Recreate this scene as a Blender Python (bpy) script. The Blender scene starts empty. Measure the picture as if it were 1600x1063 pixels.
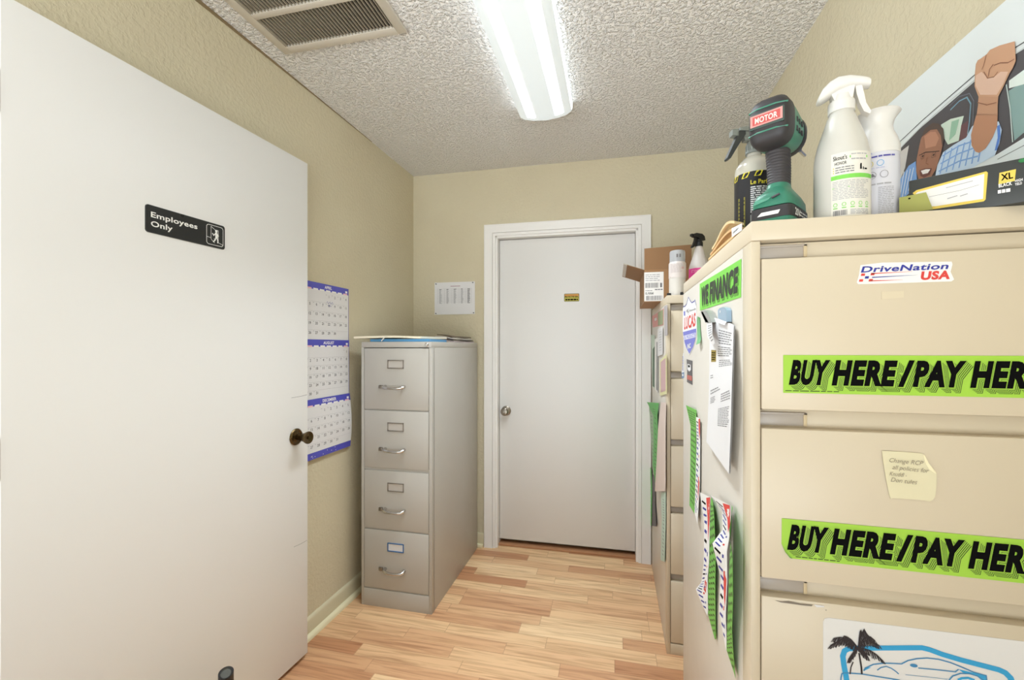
import bpy, bmesh, math, random
from mathutils import Vector, Matrix
random.seed(7)
SC = bpy.context.scene
COL = SC.collection

# ---------------------------------------------------------------- camera, world, exposure
FPX, CXP, HYP, CAMH = 680.0, 800.0, 543.0, 1.295      # focal length (px), principal x, horizon row, eye height
YAW = math.atan(160 / 680)
cam_d = bpy.data.cameras.new('camera'); cam = bpy.data.objects.new('camera', cam_d); COL.objects.link(cam)
cam.location = (0, 0, CAMH); cam.rotation_euler = (math.pi / 2, 0, YAW)
cam_d.sensor_fit = 'HORIZONTAL'; cam_d.sensor_width = 36; cam_d.lens = FPX / 1600 * 36
cam_d.shift_y = (HYP - 531.5) / 1600; cam_d.clip_start = 0.05
SC.camera = cam
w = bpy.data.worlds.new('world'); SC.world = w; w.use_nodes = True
# added fill light through the open back, stronger below the horizon to lift the ceiling
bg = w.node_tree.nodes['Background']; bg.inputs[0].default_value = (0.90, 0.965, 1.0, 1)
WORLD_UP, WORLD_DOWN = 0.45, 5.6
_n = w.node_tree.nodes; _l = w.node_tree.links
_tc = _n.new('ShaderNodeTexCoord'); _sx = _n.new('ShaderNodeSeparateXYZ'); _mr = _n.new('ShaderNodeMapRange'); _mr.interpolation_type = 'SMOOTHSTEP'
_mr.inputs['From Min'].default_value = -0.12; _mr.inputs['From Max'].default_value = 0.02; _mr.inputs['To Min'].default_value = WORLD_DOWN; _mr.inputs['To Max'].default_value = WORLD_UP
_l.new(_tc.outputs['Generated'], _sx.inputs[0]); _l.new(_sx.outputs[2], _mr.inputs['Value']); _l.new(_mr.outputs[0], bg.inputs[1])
SC.view_settings.view_transform = 'Standard'; SC.view_settings.look = 'None'
SC.view_settings.exposure = 0.0; SC.view_settings.gamma = 1.0; SC.view_settings.use_curve_mapping = False
LAMP_BASE, LAMP_BAND, LAMP_SIDE, LAMP_FILL, LAMP_DOWN = 0.36, 24.0, 2.2, 0.3, 13.6

# ---------------------------------------------------------------- helpers
CY, SY = math.cos(YAW), math.sin(YAW)
def ray(px, py):
    a = (px - CXP) / FPX
    return Vector((a * CY - SY, a * SY + CY, (HYP - py) / FPX))
CAM = Vector((0, 0, CAMH))
class Pl:
    """a plane with in-plane axes U, V and outward normal N"""
    def __init__(s, O, U, V=(0, 0, 1)):
        s.O = Vector(O); s.U = Vector(U).normalized(); s.V = Vector(V).normalized(); s.N = s.U.cross(s.V)
    def uv(s, px, py):
        r = ray(px, py); t = (s.O - CAM).dot(s.N) / r.dot(s.N); p = CAM + r * t - s.O
        return (p.dot(s.U), p.dot(s.V))
    def at(s, u, v, h=0.0): return s.O + s.U * u + s.V * v + s.N * h
    def off(s, h): return Pl(s.O + s.N * h, s.U, s.V)

def lin(c): c = c / 255; return c / 12.92 if c <= .04045 else ((c + .055) / 1.055) ** 2.4
def rgb(c): return (lin(c[0]), lin(c[1]), lin(c[2]), 1)
MATS = {}
def mat(name, c, rough=.5, metal=0.0, bump=None, spec=.5, trans=0.0, alpha=1.0, coat=0.0):
    if name in MATS: return MATS[name]
    m = bpy.data.materials.new(name); m.use_nodes = True; nt = m.node_tree; b = nt.nodes['Principled BSDF']
    b.inputs['Base Color'].default_value = rgb(c); b.inputs['Roughness'].default_value = rough
    b.inputs['Metallic'].default_value = metal; b.inputs['Specular IOR Level'].default_value = spec
    b.inputs['Transmission Weight'].default_value = trans; b.inputs['Alpha'].default_value = alpha
    b.inputs['Coat Weight'].default_value = coat
    # a little procedural variation so no surface is perfectly flat
    tc = nt.nodes.new('ShaderNodeTexCoord'); nz = nt.nodes.new('ShaderNodeTexNoise'); nz.inputs['Scale'].default_value = 18
    mr = nt.nodes.new('ShaderNodeMapRange'); mr.inputs['To Min'].default_value = max(rough - .06, .02); mr.inputs['To Max'].default_value = min(rough + .06, 1)
    nt.links.new(tc.outputs['Object'], nz.inputs['Vector']); nt.links.new(nz.outputs['Fac'], mr.inputs['Value']); nt.links.new(mr.outputs[0], b.inputs['Roughness'])
    if bump:
        n2 = nt.nodes.new('ShaderNodeTexNoise'); n2.inputs['Scale'].default_value = bump[0]; n2.inputs['Detail'].default_value = 4
        bp = nt.nodes.new('ShaderNodeBump'); bp.inputs['Strength'].default_value = bump[1]; bp.inputs['Distance'].default_value = bump[2] if len(bump) > 2 else .002
        nt.links.new(tc.outputs['Object'], n2.inputs['Vector']); nt.links.new(n2.outputs['Fac'], bp.inputs['Height']); nt.links.new(bp.outputs[0], b.inputs['Normal'])
    MATS[name] = m; return m

def finish(name, me, parent, origin, angle=35):
    me.validate(); me.update()
    for p in me.polygons: p.use_smooth = True
    me.set_sharp_from_angle(angle=math.radians(angle))
    o = bpy.data.objects.new(name, me); COL.objects.link(o)
    if parent is not None: o.parent = parent
    else: o.location = origin
    return o
def root_origin(parent):
    p = parent
    while p.parent is not None: p = p.parent
    return Vector(p.location)
def tag(o, label, cat, group=None, kind=None):
    if label: o['label'] = label
    if cat: o['category'] = cat
    if group: o['group'] = group
    if kind: o['kind'] = kind
    return o
def thing(name, label, cat, loc, group=None):
    o = bpy.data.objects.new(name, None); COL.objects.link(o); o.location = loc; o.empty_display_size = .05
    return tag(o, label, cat, group)

_tx = {}
def text2d(s, bold):
    key = (s, bold)
    if key in _tx: return _tx[key]
    cu = bpy.data.curves.new('t', 'FONT'); cu.body = s; cu.size = 1; cu.offset = bold; cu.space_character = 1 + max(bold, 0)*1.9; cu.resolution_u = 3
    o = bpy.data.objects.new('t', cu); COL.objects.link(o)
    dg = bpy.context.evaluated_depsgraph_get(); me = bpy.data.meshes.new_from_object(o.evaluated_get(dg))
    vs = [(v.co.x, v.co.y) for v in me.vertices]; fs = [list(p.vertices) for p in me.polygons]
    bpy.data.objects.remove(o); bpy.data.curves.remove(cu); bpy.data.meshes.remove(me)
    _tx[key] = (vs, fs); return _tx[key]

class M:
    """collects geometry (world space, or through T) for ONE mesh object"""
    def __init__(s, T=None): s.v = []; s.f = []; s.m = []; s.mats = []; s.T = T
    def mi(s, m):
        if m not in s.mats: s.mats.append(m)
        return s.mats.index(m)
    def pt(s, p):
        p = Vector(p); s.v.append(s.T @ p if s.T is not None else p); return len(s.v) - 1
    def face(s, ids, m): s.f.append(list(ids)); s.m.append(s.mi(m))
    def poly(s, pts, m): s.face([s.pt(p) for p in pts], m)
    def box(s, a, b, m, bev=0.0):
        x0, y0, z0 = a; x1, y1, z1 = b
        if bev <= 0:
            i = [s.pt(p) for p in [(x0,y0,z0),(x1,y0,z0),(x1,y1,z0),(x0,y1,z0),(x0,y0,z1),(x1,y0,z1),(x1,y1,z1),(x0,y1,z1)]]
            for q in [(0,3,2,1),(4,5,6,7),(0,1,5,4),(1,2,6,5),(2,3,7,6),(3,0,4,7)]: s.face([i[k] for k in q], m)
            return
        bm = bmesh.new(); bmesh.ops.create_cube(bm, size=1)
        for v in bm.verts: v.co = Vector(((x0+x1)/2 + v.co.x*(x1-x0), (y0+y1)/2 + v.co.y*(y1-y0), (z0+z1)/2 + v.co.z*(z1-z0)))
        bmesh.ops.bevel(bm, geom=list(bm.edges), offset=bev, segments=2, profile=.5, affect='EDGES', clamp_overlap=True)
        bm.verts.index_update(); base = [s.pt(v.co) for v in bm.verts]
        for f in bm.faces: s.face([base[v.index] for v in f.verts], m)
        bm.free()
    def rings(s, rings, m, close=True, cap0=True, cap1=True):
        ids = [[s.pt(p) for p in r] for r in rings]; n = len(ids[0])
        mm = m if isinstance(m, (list, tuple)) else [m] * (len(ids) - 1)
        for k in range(len(ids) - 1):
            for i in range(n if close else n - 1):
                j = (i + 1) % n; s.face([ids[k][i], ids[k][j], ids[k+1][j], ids[k+1][i]], mm[k])
        if close and cap0: s.face(ids[0][::-1], mm[0])
        if close and cap1: s.face(ids[-1], mm[-1])
    def lathe(s, prof, m, c=(0, 0, 0), n=40, R=None, cap0=True, cap1=True):
        """prof: (radius, height) pairs; axis z through c, or turned by matrix R"""
        c = Vector(c); rs = []
        for r, z in prof:
            ring = []
            for i in range(n):
                a = 2 * math.pi * i / n; p = Vector((max(r, 1e-5) * math.cos(a), max(r, 1e-5) * math.sin(a), z))
                ring.append(c + (R @ p if R is not None else p))
            rs.append(ring)
        s.rings(rs, m, True, cap0, cap1)
    def tube(s, pts, r, m, n=12):
        pts = [Vector(p) for p in pts]; rs = []
        up = Vector((0, 0, 1))
        for i, p in enumerate(pts):
            d = (pts[min(i+1, len(pts)-1)] - pts[max(i-1, 0)]).normalized()
            a = d.cross(up)
            if a.length < .1: a = d.cross(Vector((1, 0, 0)))
            a.normalize(); b = a.cross(d).normalized(); rr = r[i] if isinstance(r, (list, tuple)) else r
            rs.append([p + a * rr * math.cos(2*math.pi*k/n) + b * rr * math.sin(2*math.pi*k/n) for k in range(n)])
        s.rings(rs, m)
    def prism(s, poly, fn, h0, h1, m, mside=None):
        """polygon (a,b) swept from h0 to h1 through fn(a,b,h)"""
        A = [s.pt(fn(a, b, h0)) for a, b in poly]; B = [s.pt(fn(a, b, h1)) for a, b in poly]; n = len(poly)
        s.face(B, m); s.face(A[::-1], mside or m)
        for i in range(n): s.face([A[i], A[(i+1) % n], B[(i+1) % n], B[i]], mside or m)
    def build(s, name, parent=None, origin=None, label=None, angle=35):
        if parent is not None: og = root_origin(parent)
        else:
            if origin is None:
                lo = [min(v[k] for v in s.v) for k in range(3)]; hi = [max(v[k] for v in s.v) for k in range(3)]
                origin = ((lo[0]+hi[0])/2, (lo[1]+hi[1])/2, lo[2])
            og = Vector(origin)
        me = bpy.data.meshes.new(name); me.from_pydata([tuple(v - og) for v in s.v], [], s.f)
        for m_ in s.mats: me.materials.append(m_)
        me.polygons.foreach_set('material_index', s.m)
        bm = bmesh.new(); bm.from_mesh(me); bmesh.ops.recalc_face_normals(bm, faces=[f for f in bm.faces if True]); bm.to_mesh(me); bm.free()
        o = finish(name, me, parent, og, angle)
        if label: o['label'] = label
        return o

class Art(M):
    """flat printed things: shapes in (u,v) put on a surface by fmap(u,v,h)"""
    def __init__(s, fmap, px=None, step=.00025): super().__init__(); s.fm = fmap; s.px = px; s.step = step
    def P(s, pts): return [s.px(*p) for p in pts]
    def A(s, pts, m, layer=1): s.face([s.pt(s.fm(u, v, layer * s.step + .0005)) for u, v in pts], m)
    def sheet(s, pts, m, th=.0006):
        s.prism(pts, lambda a, b, h: s.fm(a, b, h), 0, .0005, m)
    def grid(s, u0, v0, u1, v1, nu, nv, m, layer=0, back=True):
        for side in ((0, 1) if back else (0,)):
            h = layer * s.step + (.0005 if side == 0 else 0.0)
            ids = [[s.pt(s.fm(u0 + (u1-u0)*i/nu, v0 + (v1-v0)*j/nv, h)) for i in range(nu+1)] for j in range(nv+1)]
            for j in range(nv):
                for i in range(nu): s.face([ids[j][i], ids[j][i+1], ids[j+1][i+1], ids[j+1][i]], m)
    def R(s, u0, v0, u1, v1, m, layer=1): s.A([(u0, v0), (u1, v0), (u1, v1), (u0, v1)], m, layer)
    def line(s, pts, wd, m, layer=1):
        """a mitred stroke of constant width; each stroke sits a hair above the one before"""
        s.nl = getattr(s, 'nl', 0) + 1; layer = layer + (s.nl % 60) * .03
        P = [pts[0]]
        for p in pts[1:]:
            if math.hypot(p[0] - P[-1][0], p[1] - P[-1][1]) > 1e-6: P.append(p)
        n = len(P)
        if n < 2: return
        loop = n > 3 and math.hypot(P[0][0] - P[-1][0], P[0][1] - P[-1][1]) < 1e-6
        def nrm(i, j):
            dx, dy = P[j][0] - P[i][0], P[j][1] - P[i][1]; L = math.hypot(dx, dy); return (-dy / L, dx / L)
        A, B = [], []
        for i in range(n):
            n0 = nrm(i-1, i) if i > 0 else (nrm(n-2, n-1) if loop else None); n1 = nrm(i, i+1) if i < n - 1 else (nrm(0, 1) if loop else None)
            n0 = n0 or n1; n1 = n1 or n0
            mx, my = n0[0] + n1[0], n0[1] + n1[1]; L = math.hypot(mx, my) or 1; mx, my = mx / L, my / L
            k = wd / 2 / max(mx * n0[0] + my * n0[1], .5)
            h = layer * s.step + .0005
            A.append(s.pt(s.fm(P[i][0] + mx*k, P[i][1] + my*k, h))); B.append(s.pt(s.fm(P[i][0] - mx*k, P[i][1] - my*k, h)))
        for i in range(n - 1): s.face([A[i], B[i], B[i+1], A[i+1]], m)
    def ell(s, u, v, a, b, m, layer=1, n=24): s.A([(u + a*math.cos(2*math.pi*i/n), v + b*math.sin(2*math.pi*i/n)) for i in range(n)], m, layer)
    def ring(s, u, v, a, b, wd, m, layer=1, n=24): s.line([(u + a*math.cos(2*math.pi*i/n), v + b*math.sin(2*math.pi*i/n)) for i in range(n+1)], wd, m, layer)
    def text(s, t, u, v, h, m, layer=2, w=None, shear=0.0, rot=0.0, align='L', bold=.0):
        vs, fs = text2d(t, bold)
        if not vs: return
        lo = min(p[0] for p in vs); hi = max(p[0] for p in vs); k = h / .73
        kx = (w / (hi - lo)) if w else k
        W = (hi - lo) * kx; o = {'L': 0, 'C': -W/2, 'R': -W}[align]; c, sn = math.cos(rot), math.sin(rot)
        ids = []
        for x, y in vs:
            yy = y * k; xx = (x - lo) * kx + o + shear * yy
            ids.append(s.pt(s.fm(u + xx*c - yy*sn, v + xx*sn + yy*c, layer * s.step + .0005)))
        for f in fs: s.face([ids[i] for i in f], m)
    def greek(s, u0, v0, u1, v1, rows, m, layer=1, fill=.45, words=6):
        """rows of unreadable small print as broken dashes, v0 = top"""
        dv = (v1 - v0) / rows
        for r in range(rows):
            u = u0; end = u1 - (u1 - u0) * random.random() * .25
            while (u < end) if u1 > u0 else (u > end):
                l = (u1 - u0) / words * random.uniform(.5, 1.2); e = u + l
                e = min(e, u1) if u1 > u0 else max(e, u1)
                s.R(u, v0 + dv*(r + .5 - fill/2), e, v0 + dv*(r + .5 + fill/2), m, layer); u = e + (u1 - u0) / words * .16
    def barcode(s, u0, v0, u1, v1, m, layer=1, n=26):
        u = u0; st = (u1 - u0) / n
        while u < u1 - st:
            wd = st * random.choice([.4, .6, 1.0]); s.R(u, v0, u + wd, v1, m, layer); u += wd + st * random.choice([.4, .5, .9])

def lerp(a, b, t): return a + (b - a) * t
def ribbon(L, R, hs, plane):
    """map (s across 0..1, t along 0..1) on a band between two traced edges on a plane"""
    n = len(L) - 1
    def f(sx, t, h=0):
        x = min(max(t, 0), 1) * n; k = min(int(x), n - 1); q = x - k
        l = (lerp(L[k][0], L[k+1][0], q), lerp(L[k][1], L[k+1][1], q)); r = (lerp(R[k][0], R[k+1][0], q), lerp(R[k][1], R[k+1][1], q))
        hh = lerp(hs[k][0], hs[k+1][0], q) * (1 - sx) + lerp(hs[k][1], hs[k+1][1], q) * sx
        return plane.at(lerp(l[0], r[0], sx), lerp(l[1], r[1], sx), hh + h)
    return f
def cyl(c, r, z0, a0):
    """map (u = arc length, v = height) on an upright cylinder; u = 0 faces angle a0 and grows to the viewer's right"""
    return lambda u, v, h=0: Vector((c[0] + (r + h) * math.cos(a0 + u / r), c[1] + (r + h) * math.sin(a0 + u / r), z0 + v))
def facing(c): return math.atan2(-c[1], -c[0])          # angle from a thing towards the eye

# ---------------------------------------------------------------- materials
def nodes_mat(name):
    m = bpy.data.materials.new(name); m.use_nodes = True; MATS[name] = m
    return m, m.node_tree, m.node_tree.nodes['Principled BSDF']
def math_n(nt, op, a, b=None):
    n = nt.nodes.new('ShaderNodeMath'); n.operation = op
    for i, x in enumerate([a, b]):
        if x is None: continue
        if isinstance(x, (int, float)): n.inputs[i].default_value = x
        else: nt.links.new(x, n.inputs[i])
    return n.outputs[0]

def mk_wall():
    m, nt, b = nodes_mat('wall_paint'); b.inputs['Roughness'].default_value = .75
    tc = nt.nodes.new('ShaderNodeTexCoord')
    n1 = nt.nodes.new('ShaderNodeTexNoise'); n1.inputs['Scale'].default_value = 70; n1.inputs['Detail'].default_value = 3
    n2 = nt.nodes.new('ShaderNodeTexNoise'); n2.inputs['Scale'].default_value = 3
    for n in (n1, n2): nt.links.new(tc.outputs['Object'], n.inputs['Vector'])
    cr = nt.nodes.new('ShaderNodeValToRGB'); nt.links.new(n2.outputs['Fac'], cr.inputs[0])
    cr.color_ramp.elements[0].position = .3; cr.color_ramp.elements[1].position = .7
    cr.color_ramp.elements[0].color = rgb((205, 194, 166)); cr.color_ramp.elements[1].color = rgb((209, 199, 171))
    nt.links.new(cr.outputs[0], b.inputs['Base Color'])
    r2 = nt.nodes.new('ShaderNodeValToRGB'); r2.color_ramp.elements[0].position = .42; r2.color_ramp.elements[1].position = .62
    nt.links.new(n1.outputs['Fac'], r2.inputs[0])
    bp = nt.nodes.new('ShaderNodeBump'); bp.inputs['Strength'].default_value = .35; bp.inputs['Distance'].default_value = .003
    nt.links.new(r2.outputs[0], bp.inputs['Height']); nt.links.new(bp.outputs[0], b.inputs['Normal'])
    return m
def mk_ceiling():
    m, nt, b = nodes_mat('popcorn_ceiling'); b.inputs['Roughness'].default_value = .6
    tc = nt.nodes.new('ShaderNodeTexCoord')
    b.inputs['Base Color'].default_value = rgb((244, 241, 237))
    n1 = nt.nodes.new('ShaderNodeTexNoise'); n1.inputs['Scale'].default_value = 80; n1.inputs['Detail'].default_value = 2.5; n1.inputs['Roughness'].default_value = .6
    v = nt.nodes.new('ShaderNodeTexVoronoi'); v.inputs['Scale'].default_value = 85
    for n in (n1, v): nt.links.new(tc.outputs['Object'], n.inputs['Vector'])
    r1 = nt.nodes.new('ShaderNodeValToRGB'); r1.color_ramp.elements[0].position = .46; r1.color_ramp.elements[1].position = .66
    nt.links.new(n1.outputs['Fac'], r1.inputs[0])
    h = math_n(nt, 'ADD', r1.outputs[0], math_n(nt, 'MULTIPLY', math_n(nt, 'SUBTRACT', 1.0, v.outputs['Distance']), .35))
    bp = nt.nodes.new('ShaderNodeBump'); bp.inputs['Strength'].default_value = 1.0; bp.inputs['Distance'].default_value = .008
    nt.links.new(h, bp.inputs['Height']); nt.links.new(bp.outputs[0], b.inputs['Normal'])
    return m
def mk_floor():
    m, nt, b = nodes_mat('laminate_floor'); b.inputs['Roughness'].default_value = .38
    tc = nt.nodes.new('ShaderNodeTexCoord'); sx = nt.nodes.new('ShaderNodeSeparateXYZ'); nt.links.new(tc.outputs['Object'], sx.inputs[0])
    X, Y = sx.outputs[0], sx.outputs[1]
    yr = math_n(nt, 'DIVIDE', math_n(nt, 'ADD', Y, 5.03), .074); row = math_n(nt, 'FLOOR', yr)
    wn = nt.nodes.new('ShaderNodeTexWhiteNoise'); wn.noise_dimensions = '1D'; nt.links.new(row, wn.inputs['W'])
    xc = math_n(nt, 'DIVIDE', math_n(nt, 'ADD', math_n(nt, 'ADD', X, 20.0), math_n(nt, 'MULTIPLY', wn.outputs['Value'], 3.0)), .46); col = math_n(nt, 'FLOOR', xc)
    cb = nt.nodes.new('ShaderNodeCombineXYZ'); nt.links.new(row, cb.inputs[0]); nt.links.new(col, cb.inputs[1])
    w2 = nt.nodes.new('ShaderNodeTexWhiteNoise'); w2.noise_dimensions = '2D'; nt.links.new(cb.outputs[0], w2.inputs['Vector'])
    cr = nt.nodes.new('ShaderNodeValToRGB'); e = cr.color_ramp.elements
    e[0].position = 0; e[0].color = rgb((186, 132, 94)); e[1].position = 1; e[1].color = rgb((236, 203, 160))
    for p, c in ((.35, (213, 167, 126)), (.6, (222, 181, 138)), (.8, (229, 192, 148))): q = e.new(p); q.color = rgb(c)
    nt.links.new(w2.outputs['Value'], cr.inputs[0])
    # wood grain: noise stretched along the strip, shifted per strip
    gv = nt.nodes.new('ShaderNodeCombineXYZ'); nt.links.new(math_n(nt, 'MULTIPLY', X, 2.2), gv.inputs[0]); nt.links.new(math_n(nt, 'MULTIPLY', Y, 38.0), gv.inputs[1])
    nt.links.new(math_n(nt, 'MULTIPLY', w2.outputs['Value'], 40.0), gv.inputs[2])
    g = nt.nodes.new('ShaderNodeTexNoise'); g.inputs['Scale'].default_value = 1.6; g.inputs['Detail'].default_value = 6; g.inputs['Distortion'].default_value = .8; nt.links.new(gv.outputs[0], g.inputs['Vector'])
    gr = nt.nodes.new('ShaderNodeValToRGB'); gr.color_ramp.elements[0].position = .27; gr.color_ramp.elements[0].color = (.50, .38, .30, 1)
    gr.color_ramp.elements[1].position = .56; gr.color_ramp.elements[1].color = (1, 1, 1, 1); nt.links.new(g.outputs['Fac'], gr.inputs[0])
    mx = nt.nodes.new('ShaderNodeMix'); mx.data_type = 'RGBA'; mx.blend_type = 'MULTIPLY'; mx.inputs[0].default_value = .75
    nt.links.new(cr.outputs[0], mx.inputs[6]); nt.links.new(gr.outputs[0], mx.inputs[7])
    # thin joints
    fy = math_n(nt, 'FRACT', yr); fx = math_n(nt, 'FRACT', xc)
    j = math_n(nt, 'MAXIMUM', math_n(nt, 'LESS_THAN', fy, .022), math_n(nt, 'LESS_THAN', fx, .005))
    m2 = nt.nodes.new('ShaderNodeMix'); m2.data_type = 'RGBA'; nt.links.new(math_n(nt, 'MULTIPLY', j, .45), m2.inputs[0])
    nt.links.new(mx.outputs[2], m2.inputs[6]); m2.inputs[7].default_value = rgb((128, 88, 62))
    nt.links.new(m2.outputs[2], b.inputs['Base Color'])
    return m
WALL, CEIL, FLOOR = mk_wall(), mk_ceiling(), mk_floor()
TRIM = mat('white_trim', (238, 235, 231), .4)
DOORW = mat('door_white', (228, 226, 223), .42, bump=(6, .05, .002))
SHOE = mat('cream_shoe', (226, 217, 182), .5); BASEB = mat('wall_colour_gloss', (203, 194, 164), .4)
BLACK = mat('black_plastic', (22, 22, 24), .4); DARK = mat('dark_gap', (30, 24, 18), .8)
CHROME = mat('chrome', (205, 203, 200), .22, 1.0); NICKEL = mat('satin_nickel', (150, 142, 130), .3, 1.0); BRASS = mat('aged_brass', (98, 82, 56), .28, 1.0)
GREY = mat('grey_enamel', (184, 179, 171), .38, bump=(240, .04, .0006)); CREAM = mat('cream_enamel', (210, 196, 172), .36, bump=(200, .03, .0006))
CREAMS = mat('cream_side', (211, 204, 193), .36, bump=(200, .03, .0006)); RECESS = mat('cream_recess', (204, 184, 148), .5)
LABELP = mat('clear_label_sleeve', (176, 166, 156), .3); STEEL = mat('brushed_steel', (150, 142, 132), .35, 1.0)
WHITE = mat('paper_white', (236, 234, 231), .6); PAPER = mat('paper_grey_white', (224, 222, 222), .6); OFFW = mat('paper_cream', (236, 226, 202), .7)
INK = mat('ink_black', (4, 4, 5), .75, spec=.1); INKG = mat('ink_grey', (120, 118, 120), .6); INKL = mat('ink_light', (172, 170, 172), .6)
LIME = mat('lime_fluorescent', (160, 206, 66), .5); LIME2 = mat('green_fluorescent', (124, 206, 78), .5); LIMED = mat('green_sticker', (112, 186, 80), .5)
BLUE = mat('ink_blue', (44, 52, 150), .5); RED = mat('ink_red', (214, 66, 58), .5); PURPLE = mat('calendar_blue', (84, 84, 186), .45)
SKYB = mat('sky_blue_ink', (48, 160, 212), .45); YEL = mat('yellow_ink', (226, 208, 60), .5); KRAFT = mat('cardboard', (160, 122, 84), .8, bump=(60, .05, .001)); KRAFTD = mat('cardboard_inside', (146, 110, 76), .85)
MANILA = mat('manila', (214, 180, 130), .7); WPLAS = mat('white_plastic', (226, 222, 216), .32); PINK = mat('pink_label', (238, 70, 160), .4)
TRANSL = mat('frosted_plastic', (208, 204, 195), .3); GREYP = mat('grey_plastic', (150, 154, 148), .4)
TEAL = mat('drill_green', (52, 122, 98), .38); CHAR = mat('drill_black', (48, 45, 47), .5); RUBBER = mat('grip_rubber', (62, 58, 60), .6)

# ---------------------------------------------------------------- room shell
ZC = 2.45
def struct(mb, name, origin=None, angle=35): return tag(mb.build(name, origin=origin, angle=angle), None, None, None, 'structure')
LB = (-1.3215, 2.711)                                     # back left corner
def wl(y): return LB[0] + .0143 * (y - LB[1])             # left wall x at y
def wb(x): return LB[1] + .01318 * (x - LB[0])            # back wall y at x
XR = .692
m = M(); m.box((-1.75, -1.3, -.05), (XR + .3, 3.2, 0), FLOOR); struct(m, 'floor', (0, 0, 0))
m = M(); m.box((-1.75, -1.3, ZC), (XR + .3, 3.2, ZC + .06), CEIL); struct(m, 'ceiling', (0, 0, ZC))
def wallseg(m, p, q, z0, z1, th, mt):
    p = Vector((p[0], p[1], 0)); q = Vector((q[0], q[1], 0)); d = (q - p).normalized(); n = Vector((-d.y, d.x, 0)) * th
    i = [m.pt(v) for v in [p+Vector((0,0,z0)), q+Vector((0,0,z0)), q+n+Vector((0,0,z0)), p+n+Vector((0,0,z0)), p+Vector((0,0,z1)), q+Vector((0,0,z1)), q+n+Vector((0,0,z1)), p+n+Vector((0,0,z1))]]
    for f in [(0,3,2,1),(4,5,6,7),(0,1,5,4),(1,2,6,5),(2,3,7,6),(3,0,4,7)]: m.face([i[k] for k in f], mt)
m = M()                                                   # left wall with the doorway its open door belongs to
wallseg(m, (wl(.655), .655), (wl(2.711), 2.711), 0, ZC, .12, WALL)
wallseg(m, (wl(-.28), -.28), (wl(.655), .655), 2.09, ZC, .12, WALL)
wallseg(m, (wl(-1.3), -1.3), (wl(-.28), -.28), 0, ZC, .12, WALL)
struct(m, 'wall_left')
m = M(); m.box((XR, -1.3, 0), (XR + .1, 2.737, ZC), WALL); struct(m, 'wall_right')
CAS = Pl((-.8181, 2.6996, 0), (1.0243, .0135, 0))         # face of the door casing
def cas_u(px, py): return CAS.uv(px, py)[0]
u0 = cas_u(756.4, 600); u1 = cas_u(1017.3, 500); w_c = .073; zt = 2.087
op0, op1, opz = u0 + w_c - .005, u1 - w_c + .005, zt - w_c + .005
def onc(u, z, h): return CAS.at(u, z, h)
def pmat(p): return Matrix(((p.U.x, p.V.x, p.N.x, p.O.x), (p.U.y, p.V.y, p.N.y, p.O.y), (p.U.z, p.V.z, p.N.z, p.O.z), (0, 0, 0, 1)))
def cbox(m, ua, ub, za, zb, ha, hb, mt, bev=0):           # box in casing coordinates
    T = pmat(CAS)
    old = m.T; m.T = T; m.box((ua, za, ha), (ub, zb, hb), mt, bev); m.T = old
m = M()
cbox(m, -.60, op0, 0, ZC, -.13, -.016, WALL); cbox(m, op1, 1.6, 0, ZC, -.13, -.016, WALL); cbox(m, op0, op1, opz, ZC, -.13, -.016, WALL)
cbox(m, op0 - .01, op1 + .01, 0, opz + .01, -.19, -.135, WALL); struct(m, 'wall_back')  # unseen panel added behind the door leaf to stop light leaking under it
m = M()                                                   # casing: flat outer band, inner bead, jamb lining
def frame(m, d0, d1, h0, h1):
    a, b, t = u0 + d0, u1 - d0, zt - d0; c, d, q = u0 + d1, u1 - d1, zt - d1
    for quad in ([(a, 0), (c, 0), (c, q), (a, t)], [(d, 0), (b, 0), (b, t), (d, q)], [(a, t), (c, q), (d, q), (b, t)]):
        m.prism(quad, lambda u, v, h: onc(u, v, h), h0, h1, TRIM)
frame(m, 0, .054, -.016, 0); frame(m, .0005, .006, 0, .003); frame(m, .0555, w_c, -.016, -.004)
cbox(m, op0 - .004, op0 + .018, 0, opz, -.12, -.014, TRIM); cbox(m, op1 - .018, op1 + .004, 0, opz, -.12, -.014, TRIM); cbox(m, op0, op1, opz - .018, opz + .004, -.12, -.014, TRIM)
struct(m, 'trim_1')
# back door leaf with knob
LD = -.062
m = M(); cbox(m, op0 + .0205, op1 - .0195, .042, opz - .0225, LD - .035, LD, DOORW, .0015)
door1 = struct(m, 'door_1')
DL = CAS.off(LD)
ku, kv = DL.uv(791, 642)
def knob_lathe(plane, u, v, prof, mt, name, parent):
    R = Matrix((plane.U, plane.V, plane.N)).transposed()
    mm = M(); mm.lathe(prof, mt, plane.at(u, v, 0), 36, R); return mm.build(name, parent)
knob_lathe(DL, ku, kv, [(.032, 0), (.032, .004), (.026, .008), (.012, .011), (.011, .028), (.022, .034), (.027, .043), (.026, .052), (.018, .059), (.008, .060), (.007, .057), (0, .057)], NICKEL, 'door_knob', door1)
m = M(); cbox(m, op0 + .014, op1 - .014, 0, .014, -.115, -.045, mat('oak_threshold', (176, 128, 92), .45), .002); struct(m, 'trim_2')
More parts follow.
